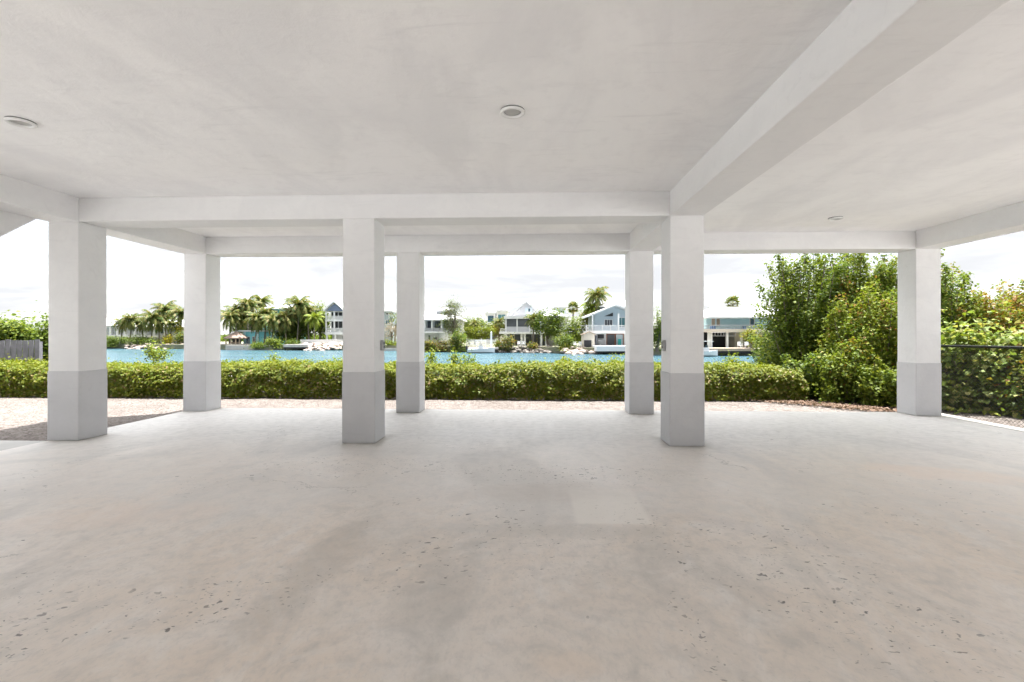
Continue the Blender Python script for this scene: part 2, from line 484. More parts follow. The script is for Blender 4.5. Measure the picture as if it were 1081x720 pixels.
M['dark'] = paint('dark_interior', (0.035, 0.035, 0.04), 0.7, 0.1, 1)
M['screen'] = paint('grey_screen', (0.09, 0.095, 0.11), 0.6, 0.1, 0.8)
M['railp'] = paint('grey_white_railing', (0.46, 0.46, 0.48), 0.6, 0.04, 1)
M['glass'] = paint('blue_dark_glass', (0.035, 0.085, 0.12), 0.08, 0.1, 0.5, spec=0.6)
M['tglass'] = paint('teal_glass', (0.08, 0.20, 0.23), 0.08, 0.1, 0.5, spec=0.6)
M['seawall'] = paint('weathered_seawall', (0.50, 0.48, 0.45), 0.9, 0.18, 0.5, 0.4, 6)
M['dockside'] = paint('dark_dock_timber', (0.045, 0.04, 0.04), 0.9, 0.2, 2)
M['deck'] = paint('pale_deck', (0.50, 0.46, 0.42), 0.8, 0.1, 1)
M['boatw'] = paint('white_gelcoat', (0.68, 0.69, 0.70), 0.25, 0.02, 1, spec=0.5)
M['rock'] = paint('pale_pinkish_rock', (0.46, 0.38, 0.33), 0.9, 0.25, 1.5, 0.6, 6)
M['rockd'] = paint('dark_grey_rock', (0.20, 0.18, 0.16), 0.9, 0.35, 1.5, 0.6, 6)
M['fencew'] = paint('weathered_grey_board', (0.17, 0.17, 0.185), 0.85, 0.15, 5, 0.3, 30)
M['wire'] = paint('black_vinyl_wire', (0.018, 0.018, 0.018), 0.4, 0.05)
M['cloth'] = paint('turquoise_cloth', (0.06, 0.42, 0.42), 0.8, 0.05)
M['bluecloth'] = paint('blue_cloth', (0.07, 0.16, 0.30), 0.8, 0.05)

# ------------------------------------------------------------------ foliage
def leaf_object(name, pts, nrm, size, mats, parent, mi=None, aspect=0.42, fold=0.12, axis=None):
    n = len(pts)
    pts = np.asarray(pts, float); nrm = np.asarray(nrm, float)
    nrm /= np.linalg.norm(nrm, axis=1, keepdims=True) + 1e-9
    if axis is None:
        axis = rng.normal(size=(n, 3))
    a = axis - nrm * np.sum(axis * nrm, 1, keepdims=True)
    a /= np.linalg.norm(a, axis=1, keepdims=True) + 1e-9
    b = np.cross(nrm, a)
    s = np.asarray(size, float).reshape(-1, 1) * np.ones((n, 1))
    V = np.empty((n, 4, 3))
    V[:, 0] = pts - a * s * 0.5
    V[:, 1] = pts + b * s * aspect + nrm * s * fold - a * s * 0.05
    V[:, 2] = pts + a * s * 0.5 - nrm * s * fold * 0.6
    V[:, 3] = pts - b * s * aspect + nrm * s * fold - a * s * 0.05
    me = bpy.data.meshes.new(name)
    me.vertices.add(4 * n); me.loops.add(4 * n); me.polygons.add(n)
    me.vertices.foreach_set('co', V.reshape(-1))
    me.loops.foreach_set('vertex_index', np.arange(4 * n, dtype=np.int32))
    me.polygons.foreach_set('loop_start', np.arange(0, 4 * n, 4, dtype=np.int32))
    if not isinstance(mats, (list, tuple)): mats = [mats]
    for m in mats: me.materials.append(m)
    if mi is not None:
        me.polygons.foreach_set('material_index', np.asarray(mi, np.int32))
    me.update(calc_edges=True)
    o = bpy.data.objects.new(name, me)
    return link(o, parent)

def clump_points(centers, radii, n, shell=0.45):
    """points spread through overlapping clumps, denser towards their outsides"""
    centers = np.asarray(centers); radii = np.asarray(radii)
    if radii.ndim == 1: radii = np.repeat(radii[:, None], 3, 1)
    w = radii.prod(1) ** (2 / 3); w = w / w.sum()
    idx = rng.choice(len(centers), n, p=w)
    d = rng.normal(size=(n, 3)); d /= np.linalg.norm(d, axis=1, keepdims=True)
    r = shell + (1.12 - shell) * rng.random(n) ** 0.6
    pts = centers[idx] + d * radii[idx] * r[:, None]
    nrm = d * 0.55 + rng.normal(size=(n, 3)) * 0.5 + np.array([0, 0, 0.85])
    return pts, nrm, idx

def limbs(mb, base, h, targets, r0, seg=6):
    base = Vector(base)
    top = base + Vector((random.uniform(-.1, .1) * h, random.uniform(-.1, .1) * h, h * 0.55))
    mids = [base.lerp(top, t) + Vector((random.uniform(-.03, .03) * h, random.uniform(-.03, .03) * h, 0)) for t in (0.35, 0.7)]
    mb.tube([base, mids[0], mids[1], top], [r0, r0 * 0.82, r0 * 0.7, r0 * 0.55], seg)
    for t in targets:
        t = Vector(t)
        s = base.lerp(top, random.uniform(0.35, 1.0))
        m = s.lerp(t, 0.5) + Vector((random.uniform(-.06, .06) * h, random.uniform(-.06, .06) * h, random.uniform(0, .08) * h))
        mb.tube([s, m, t], [r0 * 0.45, r0 * 0.28, r0 * 0.10], 5)

def broad_tree(name, label, cat, loc, w, d, z0, z1, mats, weights, n, leaf, nclump=14, trunk=True, group=None,
               seed=0, aspect=0.42, r0=None, shape='round', clump=0.36, trunkname='trunk', spires=0, skirt=0):
    """crown fills an uneven ellipsoid w x d between z0 and z1 (local, above loc)"""
    global rng
    random.seed(seed); rng = np.random.default_rng(seed)
    root = thing(name, label, cat, loc, TH, group)
    H = (z1 - z0) / 2
    cs, rs = [], []
    for i in range(nclump):
        while True:
            q = np.array([random.uniform(-1, 1) for _ in range(3)])
            rr = np.linalg.norm(q)
            if 0.25 < rr < 1: break
        q = q / rr * (0.35 + 0.5 * random.random())
        if shape == 'dome': q[2] = abs(q[2]) * 1.2 - 0.35
        if shape == 'box': q = np.array([random.uniform(-.75, .75) for _ in range(3)])
        k = clump * random.uniform(0.7, 1.25)
        cs.append([q[0] * w / 2, q[1] * d / 2, z0 + H + q[2] * H])
        rs.append([w / 2 * k, d / 2 * k, H * k * random.uniform(0.8, 1.1)])
    for i in range(spires):
        an = random.uniform(0, 6.283); q = 0.75 * math.sqrt(random.random())
        hh = H * random.uniform(0.20, 0.36)
        zc_ = z0 + H + H * math.sqrt(1 - q * q) * random.uniform(0.72, 0.9)
        cs.append([q * math.cos(an) * w / 2, q * math.sin(an) * d / 2, zc_])
        rs.append([0.055 * w + 0.05, 0.055 * d + 0.05, hh])
    for i in range(skirt):
        an = 6.283 * (i + random.random()) / skirt
        q = random.uniform(0.35, 0.85)
        zr = random.uniform(0.25, 0.45)
        cs.append([q * math.cos(an) * w / 2, q * math.sin(an) * d / 2, zr * 0.75])
        rs.append([w * 0.14 + 0.08, d * 0.14 + 0.08, zr])
    pts, nrm, idx = clump_points(cs, rs, n)
    pts += rng.normal(size=pts.shape) * leaf * np.where(rng.random((n, 1)) < 0.35, 2.4, 0.9)
    pts[:, 2] = np.maximum(pts[:, 2], 0.02 + rng.random(len(pts)) * 0.05)
    # each clump leans to one leaf colour, with strays
    lean = rng.choice(len(mats), len(cs), p=weights)
    mi = np.where(rng.random(n) < 0.62, lean[idx], rng.choice(len(mats), n, p=weights))
    leaf_object('crown' if trunk else 'foliage', pts, nrm, leaf * (0.6 + 0.8 * rng.random(n)), mats, root, mi, aspect)
    mb = MB()
    r = r0 or max(0.03, 0.035 * z1)
    limbs(mb, (0, 0, -0.1), z1, cs, r)
    mb.build(trunkname if trunk else 'stems', M['bark'], root)
    return root

def far_tree(name, label, cat, box, D, mats, weights, n, leaf, seed, depth=None, base=None, group=None, trunk=True, **kw):
    """box = picture box (x0,y0,x1,y1) the crown fills, D = its distance"""
    x0, y0, x1, y1 = box
    pc = (x0 + x1) / 2
    zb = LANDZ if base is None else base
    w = (x1 - x0) / F * D
    loc = P(pc, D, zb)
    return broad_tree(name, label, cat, loc, w, depth or w * 0.8, max(0.0, zat(y1, D) - zb), zat(y0, D) - zb, mats, weights, n, leaf,
                      trunk=trunk, group=group, seed=seed, **kw)

def palm(name, label, cat, px, top, D, base=None, rad=2.3, nf=18, seed=0, kind='coconut', mat='palm_leaf', group=None, lean=0.0, tr=0.16, topz=None):
    """top = picture row of the crown's centre"""
    global rng
    random.seed(seed); rng = np.random.default_rng(seed)
    zb = LANDZ if base is None else base
    root = thing(name, label, cat, P(px, D, zb), TH, group)
    h = zat(top, D) - zb
    mb = MB()
    pts = [(-lean * h * (1 - t) ** 1.5, random.uniform(-.04, .04), -0.15 + (h + 0.15) * t) for t in (0, .2, .4, .6, .8, 1)]
    mb.tube(pts, [tr * 1.35, tr, tr * .92, tr * .85, tr * .78, tr * .8], 8)
    mb.build('trunk', M['palm_bark'], root)
    V, Fc = [], []
    def tri(a, b, c, d=None):
        k = len(V)
        V.extend([tuple(a), tuple(b), tuple(c)] + ([tuple(d)] if d is not None else []))
        Fc.append((k, k + 1, k + 2) if d is None else (k, k + 1, k + 2, k + 3))
    top_p = Vector((0, 0, h))
    for i in range(nf):
        az = i * 2.39996 + random.uniform(-.25, .25)
        age = i / max(1, nf - 1)
        el = R(78 - 118 * age + random.uniform(-10, 10))
        L = rad * random.uniform(0.85, 1.12)
        hd = Vector((math.cos(az), math.sin(az), 0))
        side = Vector((-math.sin(az), math.cos(az), 0))
        p = top_p.copy()
        if kind == 'coconut':
            ns = 9
            rach = [p.copy()]; dirs = []
            e = el
            for s in range(ns):
                d = hd * math.cos(e) + Vector((0, 0, math.sin(e)))
                dirs.append(d)
                p = p + d * (L / ns)
                rach.append(p.copy())
                e -= R(9 + 7 * s / ns + random.uniform(-2, 2))
                e = max(e, R(-86))
            for s in range(ns):
                d = dirs[s]; a = rach[s]; b = rach[s + 1]
                up = side.cross(d)
                wd = L * 0.012 * (1 - s / ns) + 0.012
                tri(a - side * wd, b - side * wd, b + side * wd, a + side * wd)
                t = (s + 0.5) / ns
                ll = L * 0.30 * math.sin(math.pi * min(1, t * 0.86 + 0.16)) ** 0.6
                for u in (0.15, 0.65):
                    q = a.lerp(b, u)
                    for sg in (-1, 1):
                        dv = (side * sg * 0.75 + d * 0.55 - Vector((0, 0, 0.45 + 0.4 * random.random())) + up * 0.1).normalized()
                        ww = L / ns * 0.30
                        tip = q + dv * ll * random.uniform(.85, 1.1)
                        tri(q - d * ww, q + d * ww, tip)
        else:
            d = hd * math.cos(el) + Vector((0, 0, math.sin(el)))
            q = p + d * L * 0.45
            tri(p - side * .02, p + side * .02, q + side * .02, q - side * .02)
            up = side.cross(d)
            for k in range(11):
                an = R(-95 + 19 * k)
                dv = d * math.cos(an) + side * math.sin(an)
                dv = (dv - Vector((0, 0, 0.25 + .25 * random.random()))).normalized()
                pr = (side * math.cos(an) - d * math.sin(an))
                tip = q + dv * L * 0.55 * random.uniform(.85, 1.1)
                md = q + dv * L * 0.3
                tri(q, md + pr * L * .055, tip, md - pr * L * .055)
    me = bpy.data.meshes.new('crown')
    me.from_pydata(V, [], Fc)
    me.materials.append(M[mat])
    link(bpy.data.objects.new('crown', me), root)
    return root

# ------------------------------------------------------------------ heights of the place
WATERZ = -1.7
LANDZ = -0.6      # far bank
YARDZ = -0.06
YE = Y2 + CW      # canal edge of the slab
BZ, CEIL = 2.835, 3.14

# ------------------------------------------------------------------ setting: ground, water
def struct(o):
    o['kind'] = 'structure'; return o

b = MB().box(-6.26, -9, -0.35, 6.95, YE + 0.01, 0.0)
struct(b.build('concrete_floor', M['floor'], bevel=0.012))
def sheet(name, x0, y0, x1, y1, z, mat, nx=1, ny=1, amp=0.0):
    mb = MB()
    vs, fs = [], []
    for j in range(ny + 1):
        for i in range(nx + 1):
            x = x0 + (x1 - x0) * i / nx; y = y0 + (y1 - y0) * j / ny
            vs.append((x, y, z + (amp * (noise.noise(Vector((x * .6, y * .6, 0))) ) if amp else 0)))
    for j in range(ny):
        for i in range(nx):
            k = j * (nx + 1) + i
            fs.append((k, k + 1, k + nx + 2, k + nx + 1))
    mb.add(vs, fs)
    return struct(mb.build(name, mat))
g0 = sheet('gravel_yard', -70, 1.0, 70, 15.6, YARDZ, M['gravel'], 140, 20, 0.015)
sheet('ground', -70, -60, 70, 1.0, YARDZ - 0.03, M['bounce_ground'])  # unseen pale ground added as a light reflector for the ceiling
sheet('canal_water', -1500, 15.4, 1500, 1500, WATERZ, M['water'])
b = MB().box(-70, 15.6, -2.6, 70, 15.95, 0.0)
tag(b.build('canal_seawall', M['seawall'], bevel=0.02), 'near concrete seawall along the canal behind the clipped hedge', 'seawall')
b = MB().box(-12.5, 1.2, -0.3, -6.275, 5.93, -0.012)
struct(b.build('side_path', M['concrete'], bevel=0.01))
b = MB().box(-16, -40, -0.3, 16, -9.02, -0.008)
struct(b.build('bounce_driveway', M['bounce_ground']))  # unseen, widened and kept pale to throw light inside
b = MB().box(6.965, -9, -0.3, 7.22, YE + 0.15, 0.0)
struct(b.build('edge_kerb', M['kerb'], bevel=0.015))

# far bank: land polygon with its waterline
bank = [(-900, 140), (-300, 128), (60, 121), (113, 118), (200, 112), (236, 107), (300, 105), (360, 103), (420, 100), (449, 92.5), (500, 90.5), (560, 88.5),
        (600, 84), (640, 80), (700, 77.5), (745, 75.5), (800, 74), (900, 73), (1300, 72), (2200, 90)]
top = [P(px, zc, LANDZ) for px, zc in bank]
far = [P(px, 1400, LANDZ) for px, zc in bank]
mb = MB()
n = len(bank)
vs = top + far + [Vector((p.x, p.y, -2.6)) for p in top]
fs = [(i, i + 1, n + i + 1, n + i) for i in range(n - 1)] + [(2 * n + i, 2 * n + i + 1, i + 1, i) for i in range(n - 1)]
mb.add(vs, fs)
struct(mb.build('far_bank', M['sand']))

# ------------------------------------------------------------------ the house on columns
house = thing('stilt_house', 'white plastered house raised on square concrete columns over an open carport, ceiling overhead', 'house', (0, 0, 0))
b = MB().box(-6.26, -9, CEIL, 6.935, YE, 3.40)
b.build('ceiling', M['ceil'], house)
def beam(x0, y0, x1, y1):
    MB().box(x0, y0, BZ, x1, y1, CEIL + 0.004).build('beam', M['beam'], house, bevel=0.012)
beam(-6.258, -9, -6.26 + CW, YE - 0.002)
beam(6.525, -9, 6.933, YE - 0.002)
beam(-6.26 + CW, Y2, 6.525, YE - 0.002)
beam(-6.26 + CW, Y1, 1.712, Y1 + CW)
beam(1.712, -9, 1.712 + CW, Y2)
MB().box(-6.26, -8.998, 3.402, 6.935, YE - 0.002, 6.9).build('upper_wall', M['column'], house)
MB().box(-6.30, -9.3, 6.902, 6.98, YE + 0.04, 7.1).build('roof', M['roofg'], house)
MB().box(-5.9, YE + 0.002, 3.17, 6.9, YE + 0.72, 3.36).build('shade_overhang', M['beam'], house)  # unseen overhang added to keep sun off the slab's canal edge
MB().box(6.937, -9, 3.17, 7.75, YE + 0.72, 3.36).build('shade_overhang', M['beam'], house)  # unseen overhang added to shade the slab's right side
for (ix, y) in ((0, Y1), (1, Y1), (2, Y1), (0, Y2), (1, Y2), (2, Y2), (3, Y2)):
    x = XC[ix]
    c = MB().box(x, y, -0.02, x + CW, y + CW, BZ + 0.002).build('column', M['column'], house, bevel=0.012)
    e = 0.007
    # painted base coat: a sleeve standing just proud of the column
    MB().box(x - e, y - e, 0.0, x + CW + e, y + CW + e, 0.9).build('base_coat', M['base'], c, bevel=0.012)
    # narrow caulk line of dirt where the column meets the slab is part of the base coat
MB().box(-6.26 + CW, -7.6, -0.02, 6.52, -7.4, CEIL).build('rear_light_blocker', M['column'], house)  # unseen wall added to cut light from behind on beams and columns
# outside stair on the left: landing and flight
st = thing('outside_stair', 'white concrete stair seen from below outside the left ceiling beam', 'stair', (-6.29, 6.25, 0))
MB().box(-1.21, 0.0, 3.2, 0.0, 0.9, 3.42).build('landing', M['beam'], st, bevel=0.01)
mb = MB()
nst = 18
rise, run = 3.42 / 19, 3.42 / 19 / 0.76
poly = [(0.0, 3.2), (0.0, 3.42)]
for i in range(nst):
    zt = 3.42 - rise * (i + 1)
    poly += [(-run * i - 0.001, zt), (-run * (i + 1), zt)]
poly += [(-run * nst, -0.05), ((-0.05 - 3.2) / 0.76, -0.05)]
mb.prism_yz(poly, -1.21, 0.0)
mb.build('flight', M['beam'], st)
for x0 in (-1.33, 0.003):
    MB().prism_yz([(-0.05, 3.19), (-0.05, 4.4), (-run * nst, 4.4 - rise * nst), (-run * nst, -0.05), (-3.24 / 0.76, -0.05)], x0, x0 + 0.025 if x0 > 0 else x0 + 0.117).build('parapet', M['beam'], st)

# outlets on the columns
def outlet(label, x, y, sgn):
    t = thing('outlet_box', label, 'outlet', (x, y, 1.165))
    MB().box(0, -0.045, 0, sgn * 0.035, 0.045, 0.135).build('cover', M['plate'], t, bevel=0.006)
    for z in (0.03, 0.078):
        MB().box(sgn * 0.036, -0.022, z, sgn * 0.042, 0.022, z + 0.032).build('flap', M['plate_dark'], t, bevel=0.002)
outlet('grey outlet box on the right face of the column nearest the middle of the picture', XC[1] + CW + 0.001, 6.17, 1)
outlet('grey outlet box on the left face of the column under the long ceiling beam', XC[2] - 0.001, 6.13, -1)

# ceiling lights
def clight(label, p):
    t = thing('ceiling_light', label, 'ceiling light', (p.x, p.y, CEIL), 0, 'round ceiling lights')
    MB().lathe([(0.0, 0.001), (0.097, 0.001), (0.097, -0.006), (0.0, -0.006)], seg=36).build('gasket', M['gasket'], t)
    MB().lathe([(0.094, -0.0065), (0.101, -0.010), (0.100, -0.018), (0.090, -0.025), (0.076, -0.024), (0.070, -0.016), (0.070, -0.0065)], seg=36).build('trim_ring', M['trim'], t, smooth=True)
    MB().lathe([(0.0, -0.012), (0.04, -0.0115), (0.0695, -0.008), (0.0695, -0.0065), (0.0, -0.0065)], seg=36).build('lens', M['lens'], t, smooth=True)
def PC(px, py):
    zc = (CEIL - CZ) * F / (HY - py); return P(px, zc, CEIL)
clight('round ceiling light near the middle of the main ceiling bay', PC(541, 117))
clight('round ceiling light at the far left edge of the picture', PC(22, 128))
clight('small distant ceiling light in the right-hand bay beyond the long beam', PC(882, 230))

# ------------------------------------------------------------------ fences
fx, fy0, fy1 = 7.34, 2.0, 9.3
t = thing('chain_link_fence', 'black chain link fence along the right edge of the slab with leaves poking through', 'fence', (fx, fy0, YARDZ))
L, H = fy1 - fy0, 1.24
mb = MB()
sp = 0.062
k = -H
rw = 0.0019
while k < L:
    for sg in (1, -1):
        a0, a1 = (k, 0.03), (k + H, H - 0.02)
        if sg < 0: a0, a1 = (k, H - 0.02), (k + H, 0.03)
        # clip along y to the fence
        (ya, za), (yb, zb) = a0, a1
        ta, tb = max(0, (0 - ya) / (yb - ya)), min(1, (L - ya) / (yb - ya))
        if tb - ta > 0.02:
            p0 = (0.003 * sg, ya + (yb - ya) * ta, za + (zb - za) * ta)
            p1 = (0.003 * sg, ya + (yb - ya) * tb, za + (zb - za) * tb)
            mb.tube([p0, p1], rw, 4)
    k += sp
mb.build('wire_mesh', M['wire'], t)
MB().tube([(0, 0, H), (0, L, H)], 0.021, 10).build('top_rail', M['wire'], t, smooth=True)
for i in range(4):
    y = L * i / 3
    m_ = MB(); m_.tube([(0.03, y, -0.2), (0.03, y, H + 0.03)], 0.026, 10); m_.build('post', M['wire'], t, smooth=True)

p0, p1 = P(-130, 14.2, 0), P(40, 14.2, 0)
wf = thing('wooden_fence', 'weathered grey board fence behind the hedge at the far left', 'fence', (p0.x, p0.y, YARDZ), TH)
L = (p1 - p0).length
mb = MB()
x = 0
while x < L - 0.1:
    hh = 1.30 + random.uniform(-.02, .02)
    mb.box(x, 0, 0.04, x + 0.142, 0.022, hh)
    x += 0.175
mb.build('board_panel', M['fencew'], wf, bevel=0.003)
for z in (0.3, 1.05):
    MB().box(0, 0.024, z, L, 0.062, z + 0.09).build('rail', M['fencew'], wf)
for x in (0.02, L * 0.5, L - 0.12):
    MB().box(x, 0.064, -0.2, x + 0.1, 0.164, 1.25).build('post', M['fencew'], wf)

# ------------------------------------------------------------------ clipped hedge
rng = np.random.default_rng(11); random.seed(11)
hx0, hx1 = -17.0, 6.1
hy0, hy1 = 10.45, 12.0
hz1 = 0.70 - YARDZ
hd = thing('clipped_hedge', 'long low clipped yellow green hedge between gravel and canal', 'hedge', (0, 0, YARDZ), 0)
n = 90000
u = hx0 + (hx1 - hx0) * rng.random(n)
face = rng.random(n); tq = rng.random(n)
half = (hy1 - hy0) / 2
cx_ = np.where(face < 0.52, -1.0, np.where(face < 0.92, tq * 2 - 1, 1.0))
sz_ = np.where((face < 0.52) | (face >= 0.92), tq ** 0.9, 1.0)
nrmz = (np.abs(cx_) ** 5 + np.abs(sz_) ** 5) ** 0.2
cx_, sz_ = cx_ / nrmz, sz_ / nrmz
per = np.arctan2(sz_, -cx_) / math.pi
wv = np.array([noise.noise(Vector((a * 0.9, p * 4.0, 0))) for a, p in zip(u, per)])
wv2 = np.array([noise.noise(Vector((a * 3.2, p * 11.0, 5))) for a, p in zip(u, per)])
sc = 1.0 + 0.08 * wv + 0.15 * wv2
dep = 1 - 0.16 * rng.random(n) ** 1.6
endf = np.clip((hx1 - u) / 0.5, 0.02, 1) ** 0.4
yy = (hy0 + hy1) / 2 + cx_ * half * sc * dep * (0.6 + 0.4 * endf)
zz = sz_ * hz1 * sc * dep * (0.55 + 0.45 * endf) * (0.98 + 0.05 * np.sin(u * 0.8))
shoot = (np.sin(u * 23.1) + np.sin(u * 57.3 + 1.3) > 1.25) & (sz_ > 0.9) & (rng.random(n) < 0.16)
zz = np.where(shoot, zz + rng.random(n) * 0.17, zz)
pts = np.stack([u, yy, np.maximum(zz, 0.05)], 1) + rng.normal(size=(n, 3)) * 0.02
nr = np.stack([rng.normal(size=n) * 0.5, cx_ * 0.6 + rng.normal(size=n) * 0.45, sz_ * 0.6 + 0.55 + rng.normal(size=n) * 0.4], 1)
topness = np.clip((zz / hz1 - 0.62) / 0.3, 0, 1)
new = rng.random(n) < (0.50 + 0.45 * topness + 0.40 * wv2)
ni = 42000
ui = hx0 + (hx1 - 0.15 - hx0) * rng.random(ni)
pin = np.stack([ui, hy0 + 0.1 + (hy1 - hy0 - 0.2) * rng.random(ni), 0.03 + (hz1 - 0.1) * rng.random(ni)], 1)
pts = np.concatenate([pts, pin]); nr = np.concatenate([nr, rng.normal(size=(ni, 3)) + np.array([0, -.4, .5])])
new = np.concatenate([new, rng.random(ni) < 0.15]); n += ni
leaf_object('foliage', pts, nr, 0.044 + 0.036 * rng.random(n), [M['hedge_old'], M['hedge_new']], hd, new.astype(int), 0.36)
mb = MB()
for i in range(900):
    x = random.uniform(hx0, hx1 - 0.25); y = random.uniform(hy0 + 0.12, hy1 - 0.1)
    p = Vector((x, y, -0.02))
    q = p + Vector((random.uniform(-.12, .12), random.uniform(-.12, .05), random.uniform(.3, .62)))
    mb.tube([p, p.lerp(q, .5) + Vector((random.uniform(-.05, .05), random.uniform(-.05, .05), 0)), q], [0.011, 0.008, 0.004], 4, cap=False)
mb.build('stems', M['twig'], hd)

# young shrubs that stand taller than the hedge behind it
YS = [(170, 363, 30, 'bushy lime young shrub rising above the hedge between the two left columns'),
      (288, 373, 16, 'short pale shoot standing above the hedge below the turquoise house'),
      (356, 375, 14, 'thin shoot above the hedge beside the front middle column'),
      (456, 369, 14, 'slender young shrub above the hedge just right of the back middle column'),
      (481, 371, 20, 'leafy young shrub above the hedge below the thin wispy tree'),
      (497, 373, 14, 'dark leafy shoot above the hedge below the white boat'),
      (596, 376, 12, 'small shoot above the hedge in front of the rocky shore'),
      (650, 377, 12, 'small shoot above the hedge left of the back right column'),
      (772, 374, 18, 'feathery young shrub above the hedge below the house with a dock')]
for i, (px, py, w, lab) in enumerate(YS):
    D = 12.75
    zt = zat(py, D) - YARDZ
    broad_tree('young_shrub', lab, 'shrub', P(px, D, YARDZ), w / F * D, 0.4, zt * 0.45, zt, [M['leaf_lime'], M['leaf_mid'], M['leaf_dark']],
               [.6, .3, .1] if i != 5 else [.1, .3, .6], 30 * w, 0.05, nclump=7, trunk=False, group='young shrubs behind the hedge', seed=40 + i, r0=0.012, clump=0.42)

def shoot_tree(name, label, cat, px, D, w, d, h, mats, weights, n, leaf, seed, stems=50, group=None, spread=0.16, trunk=True, low=0.35, r0=0.02, bare=0.12, aspect=0.40):
    """multi-stemmed: upright sprays of leaves along many thin stems fanning out from the foot"""
    global rng
    random.seed(seed); rng = np.random.default_rng(seed)
    root = thing(name, label, cat, P(px, D, YARDZ), TH, group)
    mb = MB()
    A, B, C_, wt, tl, hs = [], [], [], [], [], []
    nl = int(stems * low)
    for i in range(stems):
        an = random.uniform(0, 6.283)
        if i < nl:       # short outer stems that clothe the foot
            q = random.uniform(0.55, 1.0); hh = h * random.uniform(0.12, 0.55)
        else:
            q = math.sqrt(random.random()) * 0.95; hh = h * (1 - 0.28 * q * q) * random.uniform(0.62, 0.97)
        tip = Vector((q * math.cos(an) * w / 2, q * math.sin(an) * d / 2, hh))
        foot = Vector((tip.x * random.uniform(.02, .35), tip.y * random.uniform(.02, .35), -0.05))
        mid = foot.lerp(tip, 0.55) + Vector((tip.x * random.uniform(-.15, .4), tip.y * random.uniform(-.15, .4), 0.10 * h * random.uniform(-.5, 1)))
        pts_ = []
        for k in range(6):
            t = k / 5
            pts_.append((1 - t) ** 2 * foot + 2 * t * (1 - t) * mid + t * t * tip)
        rr = r0 * (0.6 + 0.8 * hh / h)
        mb.tube(pts_, [rr * (1 - 0.8 * k / 5) for k in range(6)], 5, cap=False)
        A.append(foot); B.append(mid); C_.append(tip)
        wt.append((tip - foot).length * random.uniform(0.6, 1.4)); hs.append(hh)
    A, B, C_ = (np.array([tuple(v) for v in x]) for x in (A, B, C_))
    wt = np.array(wt) / sum(wt)
    idx = rng.choice(stems, n, p=wt)
    t = bare + (1.03 - bare) * rng.random(n) ** 0.85
    t1 = t[:, None]
    wig = np.array([[math.sin(i * 3.7), math.cos(i * 5.1), 0] for i in range(stems)])[idx] * (0.10 * spread / 0.2) * np.sin(t1 * 9 + idx[:, None])
    ctr = wig + (1 - t1) ** 2 * A[idx] + 2 * t1 * (1 - t1) * B[idx] + t1 ** 2 * C_[idx]
    d_ = rng.normal(size=(n, 3)); d_ /= np.linalg.norm(d_, axis=1, keepdims=True)
    r = 1.45 * spread * (0.50 + 0.55 * np.sin(np.pi * np.clip(t, 0, 1) ** 1.3)) * rng.random(n) ** 0.5 * (0.55 + 0.9 * np.array([(math.sin(i * 12.9) + 1) / 2 for i in range(stems)])[idx])
    pts = ctr + d_ * r[:, None] * np.array([1, 1, 0.9])
    pts[:, 2] = np.maximum(pts[:, 2], 0.02 + rng.random(n) * 0.05)
    nrm = d_ * 0.5 + rng.normal(size=(n, 3)) * 0.5 + np.array([0, 0, 0.8])
    lean = rng.choice(len(mats), stems, p=weights)
    mi = np.where(rng.random(n) < 0.55, lean[idx], rng.choice(len(mats), n, p=weights))
    leaf_object('crown' if trunk else 'foliage', pts, nrm, leaf * (0.6 + 0.8 * rng.random(n)), mats, root, mi, aspect)
    mb.build('trunk' if trunk else 'stems', M['bark'], root)
    return root

# ------------------------------------------------------------------ near trees on the right
G, Mi, Dk, Gd, Gr = M['leaf_lime'], M['leaf_mid'], M['leaf_dark'], M['leaf_gold'], M['leaf_grape']
def near(name, label, px, D, w, d, z0, z1, mats, wt, n, leaf, seed, nclump=22, cat='tree', trunk=True, clump=0.30, **kw):
    return broad_tree(name, label, cat, P(px, D, YARDZ), w, d, z0, z1, mats, wt, n, leaf, nclump=nclump, trunk=trunk, seed=seed, clump=clump, **kw)
ST = shoot_tree
ST('leafy_tree', 'dark green leafy tree leaning over the canal at the end of the hedge', 'tree', 852, 12.8, 3.5, 2.6, 4.05, [Dk, Mi, G], [.22, .42, .36], 42000, 0.066, 101, 85, spread=0.27, r0=0.028)
ST('leafy_tree', 'tall green tree rising to the back beam left of the corner column', 'tree', 912, 12.4, 2.5, 2.2, 4.25, [Mi, Dk, G, Gd], [.40, .10, .42, .08], 36000, 0.064, 102, 66, spread=0.25, r0=0.03)
ST('leafy_tree', 'tall loose tree behind the corner column, top showing sky between leaves', 'tree', 966, 12.0, 2.3, 2.1, 4.0, [Mi, G, Gd], [.34, .33, .33], 22000, 0.066, 103, 46, spread=0.22, r0=0.026)
ST('leafy_shrub', 'big lime green shrub crowding the corner column from the left', 'shrub', 925, 10.7, 2.2, 1.7, 2.75, [G, Mi, Gd], [.58, .26, .16], 26000, 0.058, 104, 60, spread=0.21, trunk=False, r0=0.016)
ST('leafy_shrub', 'low dark shrub at the right end of the clipped hedge', 'shrub', 866, 10.9, 1.5, 1.1, 1.25, [Dk, Mi, G], [.35, .35, .30], 10000, 0.055, 105, 40, spread=0.16, trunk=False, r0=0.01)
ST('leafy_shrub', 'middling shrub between dark tree and corner column over brown leaf litter', 'shrub', 902, 10.2, 1.6, 1.0, 1.55, [Mi, G, Gd], [.40, .48, .12], 13000, 0.055, 106, 46, spread=0.17, trunk=False, r0=0.011)
ST('leafy_shrub', 'knee high bright shrub touching the corner column on its left', 'shrub', 934, 9.55, 1.15, 0.7, 1.05, [G, Mi], [.6, .4], 6000, 0.055, 116, 30, spread=0.13, trunk=False, r0=0.008)
